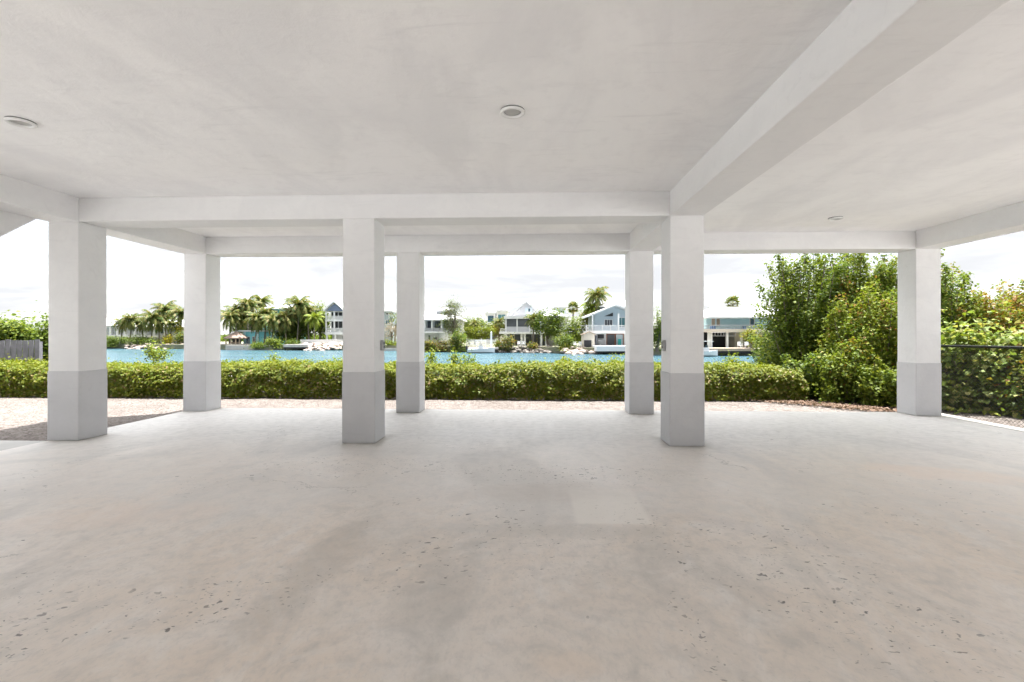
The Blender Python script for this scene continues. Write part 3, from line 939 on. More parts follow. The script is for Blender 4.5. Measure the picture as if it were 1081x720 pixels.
near('leafy_shrub', 'broad low shrub under the dark leafy tree at the canal edge', 826, 12.9, 2.0, 1.2, 0.03, 1.15, [Dk, Mi, G], [.5, .3, .2], 8000, 0.06, 117, 22, 'shrub', False, skirt=8, clump=0.27, spires=5)
near('leafy_shrub', 'tiny lime green sprig on the gravel beside the mulch', 876, 10.0, 0.35, 0.3, 0.02, 0.40, [G, Mi], [.7, .3], 320, 0.06, 107, 6, 'shrub', False)
# behind the chain link fence
near('sea_grape', 'sea grape with large pale leaves behind the fence next to the corner column', 1012, 9.2, 1.6, 1.3, 0.05, 1.7, [Gr, Mi, G], [.5, .2, .3], 6500, 0.09, 108, 22, 'sea grape', False, aspect=0.48, skirt=8, clump=0.26)
near('sea_grape', 'sea grape with broad leaves pressing against the fence at the right edge', 1072, 8.8, 1.6, 1.2, 0.05, 1.45, [Gr, Gd, Mi], [.45, .25, .3], 6000, 0.09, 109, 22, 'sea grape', False, aspect=0.48, skirt=8, clump=0.26)
near('sea_grape', 'sea grape sprawling behind the fence just beyond the right edge of view', 1140, 8.0, 1.7, 1.3, 0.05, 1.4, [Gr, Gd, Mi], [.45, .25, .3], 5000, 0.09, 110, 18, 'sea grape', False, aspect=0.48, skirt=8, clump=0.26)
ST('buttonwood_tree', 'slim green tree standing right behind the corner column, tallest there', 'tree', 1000, 10.8, 0.9, 0.9, 3.35, [Mi, Dk, G], [.4, .25, .35], 8000, 0.062, 111, 20, spread=0.2, low=0.2)
ST('buttonwood_tree', 'yellowing tree right of the corner column behind the fence', 'tree', 1040, 10.6, 1.7, 1.4, 2.75, [Gd, Mi, G], [.62, .14, .24], 19000, 0.058, 112, 46, spread=0.2)
ST('buttonwood_tree', 'golden brown tree at the right edge of the picture behind the fence', 'tree', 1095, 10.4, 1.8, 1.5, 2.8, [Gd, Mi, G], [.74, .08, .18], 20000, 0.058, 113, 48, spread=0.2)
ST('buttonwood_tree', 'mixed green tree further back between the yellowing and golden trees', 'tree', 1066, 12.4, 1.9, 1.6, 3.0, [Mi, Gd, G], [.4, .35, .25], 14000, 0.064, 114, 46, spread=0.22)
ST('buttonwood_tree', 'dense golden tree beyond the right edge along the fence', 'tree', 1165, 9.8, 1.9, 1.6, 2.6, [Gd, Mi, G], [.5, .3, .2], 12000, 0.066, 115, 44, spread=0.2)
# left: bushes behind the wooden fence
near('dense_bush', 'dense green bush above the grey board fence at the far left', 8, 16.6, 2.6, 1.8, 0.2, 2.2, [Mi, Dk, G], [.45, .3, .25], 7500, 0.10, 120, 22, 'bush', False, clump=0.33)
near('dense_bush', 'green bush next to the fence end, partly behind the front left column', 62, 16.2, 1.7, 1.6, 0.1, 2.1, [Mi, Dk, G], [.45, .35, .2], 5500, 0.10, 121, 20, 'bush', False, clump=0.33)
near('dense_bush', 'dense bush beyond the left edge of view behind the boards', -70, 16.8, 2.4, 1.8, 0.2, 2.3, [Mi, Dk, G], [.45, .3, .25], 6000, 0.10, 122, 20, 'bush', False, clump=0.33)

# fallen leaves on the gravel under the right-hand shrubs
rng = np.random.default_rng(3)
n = 2600
u = rng.random(n)
bx = 5.2 + u * 1.55 + rng.normal(size=n) * 0.22
by = 10.35 - u * 1.45 + np.abs(rng.normal(size=n)) * 0.35 - 0.12
pts = np.stack([bx, by, np.full(n, YARDZ + 0.028) + rng.random(n) * 0.015], 1)
keep = (by > YE + 0.05)
pts = pts[keep]
nr = np.stack([rng.normal(size=len(pts)) * .25, rng.normal(size=len(pts)) * .25, np.ones(len(pts))], 1)
lf = leaf_object('leaf_litter', pts, nr, 0.03 + 0.03 * rng.random(len(pts)), M['litter'], None)
lf['kind'] = 'stuff'

# ------------------------------------------------------------------ far houses
class House:
    """a building facing the canal; rectangles are given in picture coordinates at distance D"""
    def __init__(self, name, label, cat, pc, D, rz=0.0, group=None):
        self.pc, self.D = pc, D
        self.root = thing(name, label, cat, P(pc, D, LANDZ), TH + rz, group)
        self.root['label'] = label
    def x(self, px): return (px - self.pc) / F * self.D
    def z(self, py): return zat(py, self.D) - LANDZ
    def base(self): return 355 + (CZ - LANDZ) * F / self.D
    def part(self, name, mat, rects, parent=None, bevel=0):
        for (x0, y0, x1, y1, d0, d1) in rects:        # every piece is a part of its own
            o = MB().box(self.x(x0), d0, max(-0.2, self.z(y1)), self.x(x1), d1, self.z(y0)).build(name, mat, parent or self.root, bevel=bevel)
        return o
    def window(self, x0, y0, x1, y1, d, glass='glass', frame='white', fr=0.09, mull=1, name='window', pane='pane'):
        X0, X1, Z0, Z1 = self.x(x0), self.x(x1), self.z(y1), self.z(y0)
        mb = MB()
        mb.box(X0 - fr, d - 0.07, Z0 - fr, X1 + fr, d - 0.004, Z0)
        mb.box(X0 - fr, d - 0.07, Z1, X1 + fr, d - 0.004, Z1 + fr)
        mb.box(X0 - fr, d - 0.07, Z0, X0, d - 0.004, Z1)
        mb.box(X1, d - 0.07, Z0, X1 + fr, d - 0.004, Z1)
        for i in range(mull):
            xm = X0 + (X1 - X0) * (i + 1) / (mull + 1)
            mb.box(xm - 0.03, d - 0.06, Z0, xm + 0.03, d - 0.004, Z1)
        w = mb.build(name, M[frame], self.root)
        MB().box(X0, d - 0.03, Z0, X1, d - 0.006, Z1).build(pane, M[glass], w)
        return w
    def railing(self, x0, x1, y0, y1, d, mat='white', step=0.16):
        X0, X1, Z0, Z1 = self.x(x0), self.x(x1), self.z(y1), self.z(y0)
        mb = MB()
        mb.box(X0, d, Z1 - 0.08, X1, d + 0.08, Z1)
        mb.box(X0, d, Z0, X1, d + 0.06, Z0 + 0.07)
        x = X0
        while x < X1:
            mb.box(x, d + 0.015, Z0 + 0.07, x + 0.055, d + 0.05, Z1 - 0.08)
            x += step
        return mb.build('railing', M[mat], self.root)
    def posts(self, pxs, y0, y1, d, w=0.2, mat='white', name='post'):
        for p in pxs:
            MB().box(self.x(p) - w / 2, d, max(-0.2, self.z(y1)), self.x(p) + w / 2, d + w, self.z(y0)).build(name, M[mat], self.root)

# A: long white house behind the left palms
h = House('white_house', 'long low white house with white roof and porch posts behind the palms at far left', 'house', 140, 126)
h.part('wall', M['white'], [(96, 344, 192, h.base(), 2, 9)])
mb = MB(); mb.hip(h.x(92), 0.4, h.x(131), 11, h.z(343.5), h.z(331.5), 2.5); mb.build('roof', M['roofw'], h.root)
mb = MB(); mb.hip(h.x(131), 0.6, h.x(197), 10.5, h.z(345), h.z(337), 3.0); mb.build('roof', M['roofw'], h.root)
h.part('porch_floor', M['white'], [(98, 353.5, 192, 355.5, 0.5, 2)])
h.posts((114, 121.5, 130, 140, 150, 161, 172), 345, 353.5, 0.6, 0.45)
h.part('porch_shade', M['railp'], [(99, 346, 113, 353, 1.9, 1.99), (115, 346, 120, 353, 1.9, 1.99), (132, 347, 139, 353, 1.9, 1.99), (152, 347, 160, 353, 1.9, 1.99)])
h.part('garage_door', M['cream'], [(124, 356.5, 136, h.base(), 1.9, 1.99)])
h.window(143, 356.5, 150, 360, 2.0)
h.window(164, 347, 170, 352, 2.0)

# B: teal house and its turquoise lower wing
h = House('teal_house', 'two storey teal house with white hipped roof rising behind coconut palms', 'house', 290, 120)
h.part('wall', M['teal'], [(276, 326, 306, h.base(), 1, 9)])
mb = MB(); mb.hip(h.x(272.5), 0, h.x(309), 10, h.z(325.5), h.z(320.5), 3.0, 0.2); mb.build('roof', M['roofw'], h.root)
h.part('corner_post', M['white'], [(283.2, 326.5, 284, 334, 0.85, 0.99), (276, 326.5, 276.8, 345, 0.85, 0.99)])
h.window(286, 328, 291, 332, 1.0); h.window(296, 328, 301, 332, 1.0)
h.window(278, 338, 283, 344, 1.0); h.window(290, 338, 296, 344, 1.0)
h.part('chimney', M['greyb'], [(293.5, 319.5, 296.5, 324, 4.5, 5.5)])
h = House('turquoise_house', 'low flat roofed turquoise pool house with dark doors at the waterside', 'house', 272, 111)
h.part('wall', M['turq'], [(255, 350.2, 292, h.base(), 0.8, 5)])
h.part('roof', M['roofw'], [(250.5, 348.6, 293, 350, 0.2, 5.6)])
h.part('corner_pilaster', M['aqua'], [(255.4, 350.3, 257.4, h.base(), 0.6, 0.79), (269.5, 350.3, 271.5, h.base(), 0.6, 0.79), (285, 350.3, 290.5, h.base(), 0.6, 0.79)])
for (a, c) in ((258.3, 261.8), (264.6, 268.2), (279.6, 283.4)):
    h.window(a, 355.5, c, h.base() - 0.4, 0.8, 'glass', 'white', 0.07, 1, 'door')
h.part('patio', M['deck'], [(238, h.base() - 0.9, 292, h.base() + 0.5, -2.6, 0.8)])
# thatched hut
h = House('thatched_hut', 'pink thatched hut on posts at the water left of the turquoise house', 'hut', 245, 108.5)
mb = MB(); mb.hip(h.x(236.5), -0.2, h.x(254), 3.6, h.z(356.5), h.z(350), 1.6, 0.25); mb.build('roof', M['thatch'], h.root)
h.posts((238.2, 243.5, 248.6, 252.6), 356.5, h.base(), 0.0, 0.22, 'tan')
h.part('counter', M['tan'], [(239, 361, 248, h.base(), 1.4, 2.0)])
h.part('back_wall', M['dark'], [(238, 357.5, 246, h.base(), 2.6, 2.75)])

# B2: gabled house with slate blue gable
h = House('gabled_house', 'three level white house with slate blue gable and stacked balconies beside the front middle column', 'house', 358, 109)
h.part('wall', M['white'], [(344, 328.5, 376, 353, 3.2, 11)])
pk = [(h.x(341.3), h.z(328.6)), (h.x(352.3), h.z(319)), (h.x(363.3), h.z(328.6))]
MB().prism_xz([(h.x(343), h.z(328.4)), (h.x(352.3), h.z(320.5)), (h.x(361.6), h.z(328.4))], 0.35, 0.7).build('gable', M['slate'], h.root)
mb = MB()
for (a, c) in ((pk[0], pk[1]), (pk[1], pk[2])):
    mb.prism_xz([a, c, (c[0], c[1] + 0.28), (a[0], a[1] + 0.28)], 0.0, 11)
mb.build('roof', M['roofw'], h.root)
mb = MB(); mb.hip(h.x(362), 2.5, h.x(380), 11, h.z(328.5), h.z(322), 2.0); mb.build('roof', M['roofw'], h.root)
h.part('porch_shade', M['dark'], [(345, 329, 351.3, 333.5, 3.0, 3.19), (352.8, 329, 361, 333.5, 3.0, 3.19), (345, 339, 351.3, 346.5, 3.0, 3.19), (352.8, 339, 361, 346.5, 3.0, 3.19)])
h.part('porch_floor', M['white'], [(342.5, 337.3, 363.5, 339, 0.3, 3.2), (342.5, 351, 363.5, 353.2, 0.3, 3.2)])
h.posts((343.4, 352, 361.5, 366), 328.5, 337.3, 0.4, 0.28)
h.posts((343.4, 352, 361.5, 366), 339, 351, 0.4, 0.28)
h.railing(343, 363, 333.3, 337.2, 0.3); h.railing(343, 363, 346.2, 350.9, 0.3)
h.part('ground_wall', M['white'], [(347, 353.2, 376, h.base(), 2.2, 10)])
h.posts((344, 353, 362), 353.2, h.base(), 0.5, 0.35)
h.window(358, 354.5, 362, 359, 2.2, 'screen')

# C: grey house in the narrow gap
h = House('grey_house', 'blue grey flat roofed house with small dark windows in the gap between middle columns', 'house', 408, 132)
h.part('wall', M['greyb'], [(394, 329.4, 413, h.base(), 1, 9)])
h.part('roof', M['roofg'], [(393, 328.2, 413.8, 329.3, 0.4, 9.5)])
for (a, c) in ((406.5, 409), (410, 412)):
    h.window(a, 330.3, c, 332, 1.0, 'dark', 'white', 0.08, 0)
h.window(409.6, 332.6, 412.4, 335.5, 1.0, 'tglass', 'white', 0.08, 0)
h.window(406, 338, 411, 342, 1.0)

# D: white house with two-tiered roof
h = House('white_house', 'white two storey house with two tiered hipped roof and balcony left of the wispy tree', 'house', 464, 99)
h.part('wall', M['white'], [(437, 337, 485, 350, 2.4, 10)])
mb = MB(); mb.hip(h.x(434), 0, h.x(488), 11.5, h.z(337), h.z(327), 4.0, 0.25); mb.build('roof', M['roofw'], h.root)
mb = MB(); mb.hip(h.x(457), 3.2, h.x(480), 8.5, h.z(326.5), h.z(322.5), 2.2, 0.25); mb.build('cupola_roof', M['roofw'], h.root)
h.part('cupola', M['railp'], [(459, 326.6, 478, 330.5, 3.8, 8)])
h.part('porch_shade', M['screen'], [(440, 338.6, 447.5, 346, 2.2, 2.39), (449.3, 338.6, 453.4, 346, 2.2, 2.39), (457, 338.6, 464.5, 346, 2.2, 2.39), (467, 338.6, 473.5, 346, 2.2, 2.39), (476.5, 338.6, 482.5, 346, 2.2, 2.39)])
h.posts((440, 448, 455.4, 465.6, 475, 484), 337.2, 350, 0.5, 0.32)
h.part('porch_floor', M['white'], [(437, 350, 485, 351.6, 0.3, 2.4)])
h.railing(438, 484, 346.6, 350, 0.4, 'railp')
h.part('ground_wall', M['white'], [(442, 351.6, 460.5, h.base(), 2.6, 10)])
# bowed white garden room on the ground floor
mb = MB()
arc = [(h.x(461) + (h.x(482) - h.x(461)) * t, 2.3 - 1.9 * math.sin(math.pi * t) ** 0.6) for t in [i / 12 for i in range(13)]]
vs = [(x, y, -0.1) for x, y in arc] + [(x, y, h.z(351.6)) for x, y in arc] + [(x, y + 0.2, -0.1) for x, y in arc] + [(x, y + 0.2, h.z(351.6)) for x, y in arc]
k = 13
fs = [(i, i + 1, k + i + 1, k + i) for i in range(12)] + [(2 * k + i + 1, 2 * k + i, 3 * k + i, 3 * k + i + 1) for i in range(12)] + [(k + i, k + i + 1, 3 * k + i + 1, 3 * k + i) for i in range(12)]
mb.add(vs, fs); mb.build('bow_wall', M['white'], h.root)
h.window(450, 354, 452, 358.8, 2.6, 'screen', 'white', 0.07, 0); h.window(455.5, 356, 459, 358.6, 2.6, 'screen', 'white', 0.07, 1)

# F: modern cubes
h = House('modern_house', 'modern white house of two flat cubes with big blue glass windows', 'house', 523, 124)
h.part('wall', M['white'], [(512, 331, 523, 341.5, 0.8, 8), (524.2, 329, 535.5, 341.5, 0.2, 8)])
h.part('roof', M['roofw'], [(511, 329.8, 523.6, 330.9, 0.3, 8.5), (523.7, 327.6, 536.3, 328.9, -0.3, 8.5)])
h.part('deck', M['white'], [(509.5, 341.6, 524, 342.9, -1.2, 8)])
h.window(514.8, 333.2, 521, 340, 0.8, 'glass', 'white', 0.12, 0); h.window(525.8, 332, 533.4, 338.6, 0.2, 'tglass', 'white', 0.12, 1)
h.part('ground_wall', M['screen'], [(513, 343, 523, h.base(), 2.0, 8)])
h.part('side_wall', M['cream'], [(524.2, 341.7, 535.5, h.base(), 0.5, 8)])

# G: gabled house with screened porches
h = House('screened_house', 'white two storey house with grey screened porches and pale gable behind the ficus tree', 'house', 556, 97)
h.part('wall', M['white'], [(533, 334.6, 600, 351, 2.2, 12)])
h.part('fascia', M['white'], [(532, 333.6, 601, 336.4, 0.0, 2.19)])
h.part('screen_panel', M['screen'], [(534.8, 336.6, 545.2, 344.8, 0.5, 0.55), (546.6, 336.6, 558.6, 344.8, 0.5, 0.55), (560, 336.6, 571, 344.8, 0.5, 0.55), (573, 336.6, 585, 344.8, 0.5, 0.55)])
h.part('balustrade', M['railp'], [(534.8, 345, 545.2, 350, 0.35, 0.45), (546.6, 345, 558.6, 350, 0.35, 0.45), (560, 345, 571, 350, 0.35, 0.45), (573, 345, 585, 350, 0.35, 0.45)])
h.part('porch_floor', M['white'], [(527, 350.2, 601, 352.4, -0.2, 2.2)])
h.posts((534.2, 545.9, 559.3, 572, 586), 336.4, 350.2, 0.2, 0.24)
h.posts((534, 550.6, 554, 571.5, 577, 590), 352.4, h.base(), 0.2, 0.42)
h.part('ground_wall', M['white'], [(534, 352.4, 600, h.base(), 4.4, 12)])
h.part('ground_opening', M['screen'], [(535.6, 353, 542.5, h.base(), 2.4, 2.5), (543.4, 353, 549.6, h.base(), 2.4, 2.5), (555.5, 353, 561.7, h.base(), 2.4, 2.5), (562.4, 353, 570.3, h.base(), 2.4, 2.5), (573, 353, 576, h.base(), 2.4, 2.5)])
h.railing(528, 534, 346.8, 350.1, 0.0, 'white')
gz = [(h.x(538.5), h.z(333.4)), (h.x(555.8), h.z(318.6)), (h.x(573), h.z(333.4))]
MB().prism_xz([(h.x(539), h.z(333.5)), (h.x(555.8), h.z(319.0)), (h.x(572.6), h.z(333.5))], 2.25, 3.0).build('gable', M['railp'], h.root)
mb = MB()
for (a, c) in ((gz[0], gz[1]), (gz[1], gz[2])):
    mb.prism_xz([a, c, (c[0], c[1] + 0.22), (a[0], a[1] + 0.22)], 2.2, 12)
mb.build('roof', M['roofw'], h.root)
MB().prism_xz([(h.x(536.5), h.z(327.3)), (h.x(551.5), h.z(318.8)), (h.x(555.5), h.z(318.8)), (h.x(541), h.z(333))], 6, 11).build('side_roof', M['roofg'], h.root)
h.part('dormer', M['ltblue'], [(555, 324.2, 562, 333.4, 2.0, 2.59)])
h.window(558, 325, 560.2, 328.6, 2.0, 'glass', 'white', 0.08, 0)
mb = MB(); mb.hip(h.x(571), 1.6, h.x(602), 11, h.z(333.4), h.z(326), 2.5); mb.build('roof', M['roofw'], h.root)
h.part('finial', M['roofg'], [(579.4, 320.4, 581.2, 327, 6, 6.4)])
h = House('grey_house', 'pale grey building peeping out behind the ficus tree crown', 'house', 593, 118)
h.part('wall', M['ltblue'], [(586, 325.8, 597.6, h.base(), 1, 8)])
h.part('roof', M['roofg'], [(585, 324.2, 598.6, 325.7, 0.4, 8.5)])
h.window(592, 328, 596, 332, 1.0)

# H: house with a wide mono-pitch gable and deck
h = House('beach_house', 'pale blue house with wide sloping white roof and balcony left of the back right column', 'house', 652, 84)
roofp = [(619.5, 335.2), (651, 322.6), (690, 336.5)]
rp = [(h.x(a), h.z(c)) for a, c in roofp]
mb = MB()
for (a, c) in ((rp[0], rp[1]), (rp[1], rp[2])):
    mb.prism_xz([a, c, (c[0], c[1] + 0.30), (a[0], a[1] + 0.30)], 0.0, 10)
mb.build('roof', M['roofw'], h.root)
MB().prism_xz([(h.x(630), h.z(349)), (h.x(630), h.z(331.2)), (h.x(651), h.z(323)), (h.x(686), h.z(335.3)), (h.x(686), h.z(349))], 2.4, 9.6).build('wall', M['ltblue'], h.root)
MB().prism_xz([(h.x(640.6), h.z(333.3)), (h.x(650), h.z(329.3)), (h.x(650), h.z(333.3))], 2.28, 2.39).build('gable_window', M['dark'], h.root)
h.window(641.3, 337.2, 649.2, 343.6, 2.4, 'screen', 'white', 0.08, 2)
h.window(656, 335, 663, 345, 2.4, 'tglass', 'white', 0.08, 1)
h.part('balcony_floor', M['white'], [(618, 349.4, 690, 352, -0.3, 2.4)])
h.posts((625.6, 653, 680), 331, 349.4, 0.0, 0.26)
h.railing(618.4, 690, 343.4, 349.3, -0.25, 'white', 0.2)
h.posts((618.7, 635.5, 644, 653, 671), 343, 349.4, -0.28, 0.14, 'white', 'rail_post')
h.part('ground_wall', M['white'], [(628.5, 352.1, 688, h.base(), 2.2, 9.5)])
h.part('television', M['dark'], [(633.2, 353, 640, 357.3, 2.05, 2.19)])
h.part('bar_counter', M['railp'], [(633, 358.6, 640.5, h.base(), 1.4, 2.0)])
for (a, c, g_) in ((643.6, 651.5, 'screen'), (653.2, 660.5, 'ltblue')):
    h.window(a, 353, c, h.base() - 0.3, 2.2, g_, 'brown', 0.17, 0, 'door')
h.part('wall_hanging', M['cloth'], [(655, 358, 658.3, h.base() - 0.3, 1.9, 1.96)])
h.part('upper_wall', M['ltblue'], [(640.5, 320.5, 690, 327, 8.0, 13)])
mb = MB(); mb.hip(h.x(636), 7, h.x(694), 14, h.z(320.8), h.z(312.5), 3.0); mb.build('upper_roof', M['roofw'], h.root)
h = House('garden_shed', 'cream garden shed with dark open front and pitched roof beside the pale blue house', 'shed', 622, 83)
MB().prism_xz([(h.x(616.2), 0), (h.x(616.2), h.z(353.2)), (h.x(622), h.z(350.6)), (h.x(628), h.z(353.2)), (h.x(628), 0)], 0.3, 3).build('wall', M['cream'], h.root)
mb = MB()
for (a, c) in (((615.4, 353.6), (622, 350.5)), ((622, 350.5), (628.8, 353.6))):
    mb.prism_xz([(h.x(a[0]), h.z(a[1])), (h.x(c[0]), h.z(c[1])), (h.x(c[0]), h.z(c[1]) + .12), (h.x(a[0]), h.z(a[1]) + .12)], 0.0, 3.3)
mb.build('roof', M['tan'], h.root)
h.part('opening', M['dark'], [(616.8, 359.2, 624.6, h.base() - 0.1, 0.22, 0.29)])
h.part('door', M['screen'], [(629.2, 354, 630.8, h.base(), 0.5, 1.4)])

# J: house with dock on the right
h = House('dock_house', 'light aqua house with big white hipped roof and balcony right of the long beam column', 'house', 790, 80)
h.part('wall', M['aqua'], [(752, 334, 842, 348, 2.4, 11)])
mb = MB(); mb.hip(h.x(747.5), 0, h.x(848), 12.5, h.z(334.2), h.z(321.8), 3.3, 0.25); mb.build('roof', M['roofw'], h.root)
h.window(799.5, 335.5, 803.5, 343, 2.4, 'glass', 'white', 0.16, 0)
h.window(757.5, 336, 761, 343.5, 2.4, 'tan', 'white', 0.06, 0); h.window(763, 336, 766.3, 343.5, 2.4, 'tan', 'white', 0.06, 0)
h.part('balcony_floor', M['cream'], [(737, 347.6, 842, 350.6, -0.4, 2.4)])
h.railing(740, 842, 343, 347.6, -0.3, 'railp', 0.34)
h.part('deck_seat', M['bluecloth'], [(753, 344, 757, 347.4, 0.6, 1.3), (787, 344.2, 790, 347.4, 0.6, 1.3)])
h.posts((748.5, 751, 768, 783, 800, 820), 350.6, h.base(), 0.0, 0.34)
h.part('ground_wall', M['cream'], [(736, 350.7, 749, h.base(), 2.5, 11), (783, 350.7, 842, h.base(), 2.5, 11)])
h.part('ground_opening', M['dark'], [(749, 351, 783, h.base(), 5.0, 5.2)])
mb = MB()
for (a, c, e, f_) in [(751.5, 354.4, 783, 354.9)] + [(752 + 3.1 * i, 350.8, 752.35 + 3.1 * i, 354.38) for i in range(10)]:
    mb.box(h.x(a), 0.1, h.z(f_), h.x(e), 0.2, h.z(c))
mb.build('lattice', M['railp'], h.root)


# ------------------------------------------------------------------ docks, walls, boat, seats
def dock(label, px0, px1, D, dep, thick=0.35, zt=None, mat='deck', piles=4, name='dock'):
    zt = LANDZ + 0.05 if zt is None else zt
    t = thing(name, label, 'dock', P((px0 + px1) / 2, D, 0), TH)
    w = (px1 - px0) / F * D / 2
    MB().box(-w, 0, zt - thick, w, dep, zt).build('deck', M[mat], t, bevel=0.02)
    MB().box(-w + 0.1, 0.15, zt - thick - 0.3, w - 0.1, dep, zt - thick - 0.002).build('under_beam', M['dockside'], t)
    for i in range(piles):
        x = -w + 0.3 + (2 * w - 0.6) * i / max(1, piles - 1)
        MB().tube([(x, 0.3, -2.8), (x, 0.3, zt - thick - 0.31)], 0.14, 8).build('piling', M['dockside'], t)
    return t
dock('white concrete dock in front of the pale blue house', 630, 690, 78.8, 4.5, 0.9, LANDZ + 0.35, 'white', 6)
dock('tan timber dock with dark underside below the light aqua house', 741, 796, 73.2, 4.0, 0.45, LANDZ + 0.1, 'tan', 5)
dock('small stone dock beside the white boulder wall left of the gabled house', 299, 325, 101.6, 4.0, 0.6, LANDZ + 0.2, 'deck', 3)
dock('low dock beside the white boat', 494, 526, 87.0, 3.0, 0.35, LANDZ - 0.1, 'deck', 3)

def wallthing(name, label, cat, px0, px1, D, y0, mat, dep=0.3, z0=None):
    t = MB()
    w = (px1 - px0) / F * D / 2
    zt = zat(y0, D)
    zb = (LANDZ - 0.1) if z0 is None else z0
    t.box(-w, 0, 0, w, dep, zt - zb)
    o = t.build(name, M[mat], None, bevel=0.02, loc=P((px0 + px1) / 2, D, zb))
    o.rotation_euler.z = TH
    return tag(o, label, cat)
wallthing('garden_wall', 'white rendered wall above the pale boulders left of the gabled house', 'wall', 317, 366, 106.5, 358.5, 'white')
wallthing('shore_wall', 'pale seawall with dark foot in the gap between the middle columns', 'seawall', 394, 432, 99.2, 367.6, 'seawall', 0.6, -2.6)
wallthing('shore_wall', 'pale low seawall in front of the turquoise house', 'seawall', 238, 296, 104.6, 364.5, 'deck', 0.6, -2.6)
# white picket panel by the boat
D = 91.5
t = thing('picket_fence', 'white picket fence behind the white boat below the clipped lime hedge', 'fence', P(508, D, LANDZ), TH)
w = 15.5 / F * D
mb = MB()
x = -w
while x < w:
    mb.box(x, 0, 0.05, x + 0.11, 0.03, zat(358.4, D) - LANDZ)
    x += 0.19
for z in (0.3, 0.95): mb.box(-w, 0.032, z, w, 0.07, z + 0.1)
mb.build('pickets', M['boatw'], t)
for x in (-w, 0, w):
    MB().box(x - 0.06, 0.075, -0.1, x + 0.06, 0.19, 1.5).build('post', M['boatw'], t)
mb = MB(); mb.tube([(0, 0, -2.4), (0, 0, 2.0 + 1.6), (0, 0, 3.85)], [0.17, 0.16, 0.02], 10)
o = mb.build('mooring_post', M['boatw'], None, loc=P(518.6, 86.4, -1.2)); tag(o, 'tall white mooring post standing right of the white boat', 'mooring post')
o.scale.z = 0.9

# boat
def boat(label, px, D, length, rz=0.0):
    t = thing('motor_boat', label, 'boat', P(px, D, WATERZ), TH + rz)
    mb = MB()
    secs = []
    for i in range(9):
        s = i / 8
        x = -length / 2 + length * s
        w = 0.95 * (1 - max(0, (s - 0.45) / 0.55) ** 2.2)
        zt = 0.75 + 0.25 * s ** 2
        w = max(w, 0.03)
        secs.append([(x, -w, zt), (x, -w * 0.85, 0.2), (x, 0, -0.2 + 0.25 * s ** 3), (x, w * 0.85, 0.2), (x, w, zt), (x, w * 0.9, zt - 0.04), (x, -w * 0.9, zt - 0.04)])
    vs = [p for s in secs for p in s]
    fs = []
    for i in range(8):
        for k in range(7):
            k2 = (k + 1) % 7
            fs.append((i * 7 + k, i * 7 + k2, (i + 1) * 7 + k2, (i + 1) * 7 + k))
    fs.append((0, 1, 2, 3, 4, 5, 6))
    mb.add(vs, fs)
    mb.build('hull', M['boatw'], t)
    MB().box(-0.5, -0.4, 0.72, 0.4, 0.4, 1.35).build('console', M['boatw'], t, bevel=0.05)
    MB().box(0.1, -0.38, 1.36, 0.16, 0.38, 1.7).build('windscreen', M['glass'], t)
    MB().box(-length / 2 - 0.35, -0.2, 0.35, -length / 2 - 0.02, 0.2, 1.3).build('outboard', M['dark'], t, bevel=0.05)
    MB().box(-1.1, -0.75, 2.25, 0.9, 0.75, 2.33).build('canopy', M['boatw'], t, bevel=0.02)
    for sx in (-0.9, 0.7):
        for sy in (-0.65, 0.65):
            MB().tube([(sx, sy, 0.72), (sx, sy, 2.25)], 0.025, 6).build('canopy_post', M['boatw'], t)
    return t
boat('white motor boat moored below the picket fence', 508, 85.6, 4.9)
boat('white boat partly hidden behind the long beam column at the tan dock', 745, 71.5, 3.6)

def seat(label, px, D, zt, rz, group):
    t = thing('patio_chair', label, 'chair', P(px, D, zt), TH + rz, group)
    MB().box(-0.3, -0.3, 0.36, 0.3, 0.3, 0.44).build('seat', M['boatw'], t)
    MB().box(-0.3, 0.22, 0.442, 0.3, 0.3, 1.0).build('backrest', M['boatw'], t)
    for sx in (-0.27, 0.21):
        for sy in (-0.27, 0.21):
            MB().box(sx, sy, 0, sx + 0.06, sy + 0.06, 0.358).build('leg', M['boatw'], t)
    for sx in (-0.32, 0.27):
        MB().box(sx, -0.28, 0.60, sx + 0.05, 0.21, 0.65).build('arm', M['boatw'], t)
for px, D, zt, rz, lab in ((781.5, 75.2, LANDZ + .1, 0.4, 'white chair on the tan dock, left one of the pair'), (788.5, 75.0, LANDZ + .1, -0.3, 'white chair on the tan dock, right one of the pair'),
                      (548, 92.5, LANDZ, 0.2, 'white chair outside the screened porch, left one'), (552.5, 92.3, LANDZ, -0.3, 'white chair outside the screened porch, right one'),
                      (607, 84.5, LANDZ, 0.3, 'white chair on the shore nearest the round bush'), (612.5, 84.2, LANDZ, -0.2, 'white chair on the shore nearest the cream shed')):
    seat(lab, px, D, zt, rz, 'white chairs on the far bank')

# lamp post by the ficus
t = thing('lamp_post', 'white lamp post with round globe in front of the ficus tree', 'lamp post', P(570.8, 89.8, LANDZ), TH)
MB().tube([(0, 0, -.1), (0, 0, 4.3)], [0.07, 0.045], 8).build('post', M['boatw'], t)
MB().lathe([(0.0, 4.28), (0.14, 4.33), (0.22, 4.48), (0.22, 4.6), (0.13, 4.74), (0.0, 4.78)], seg=14).build('globe', M['boatw'], t, smooth=True)

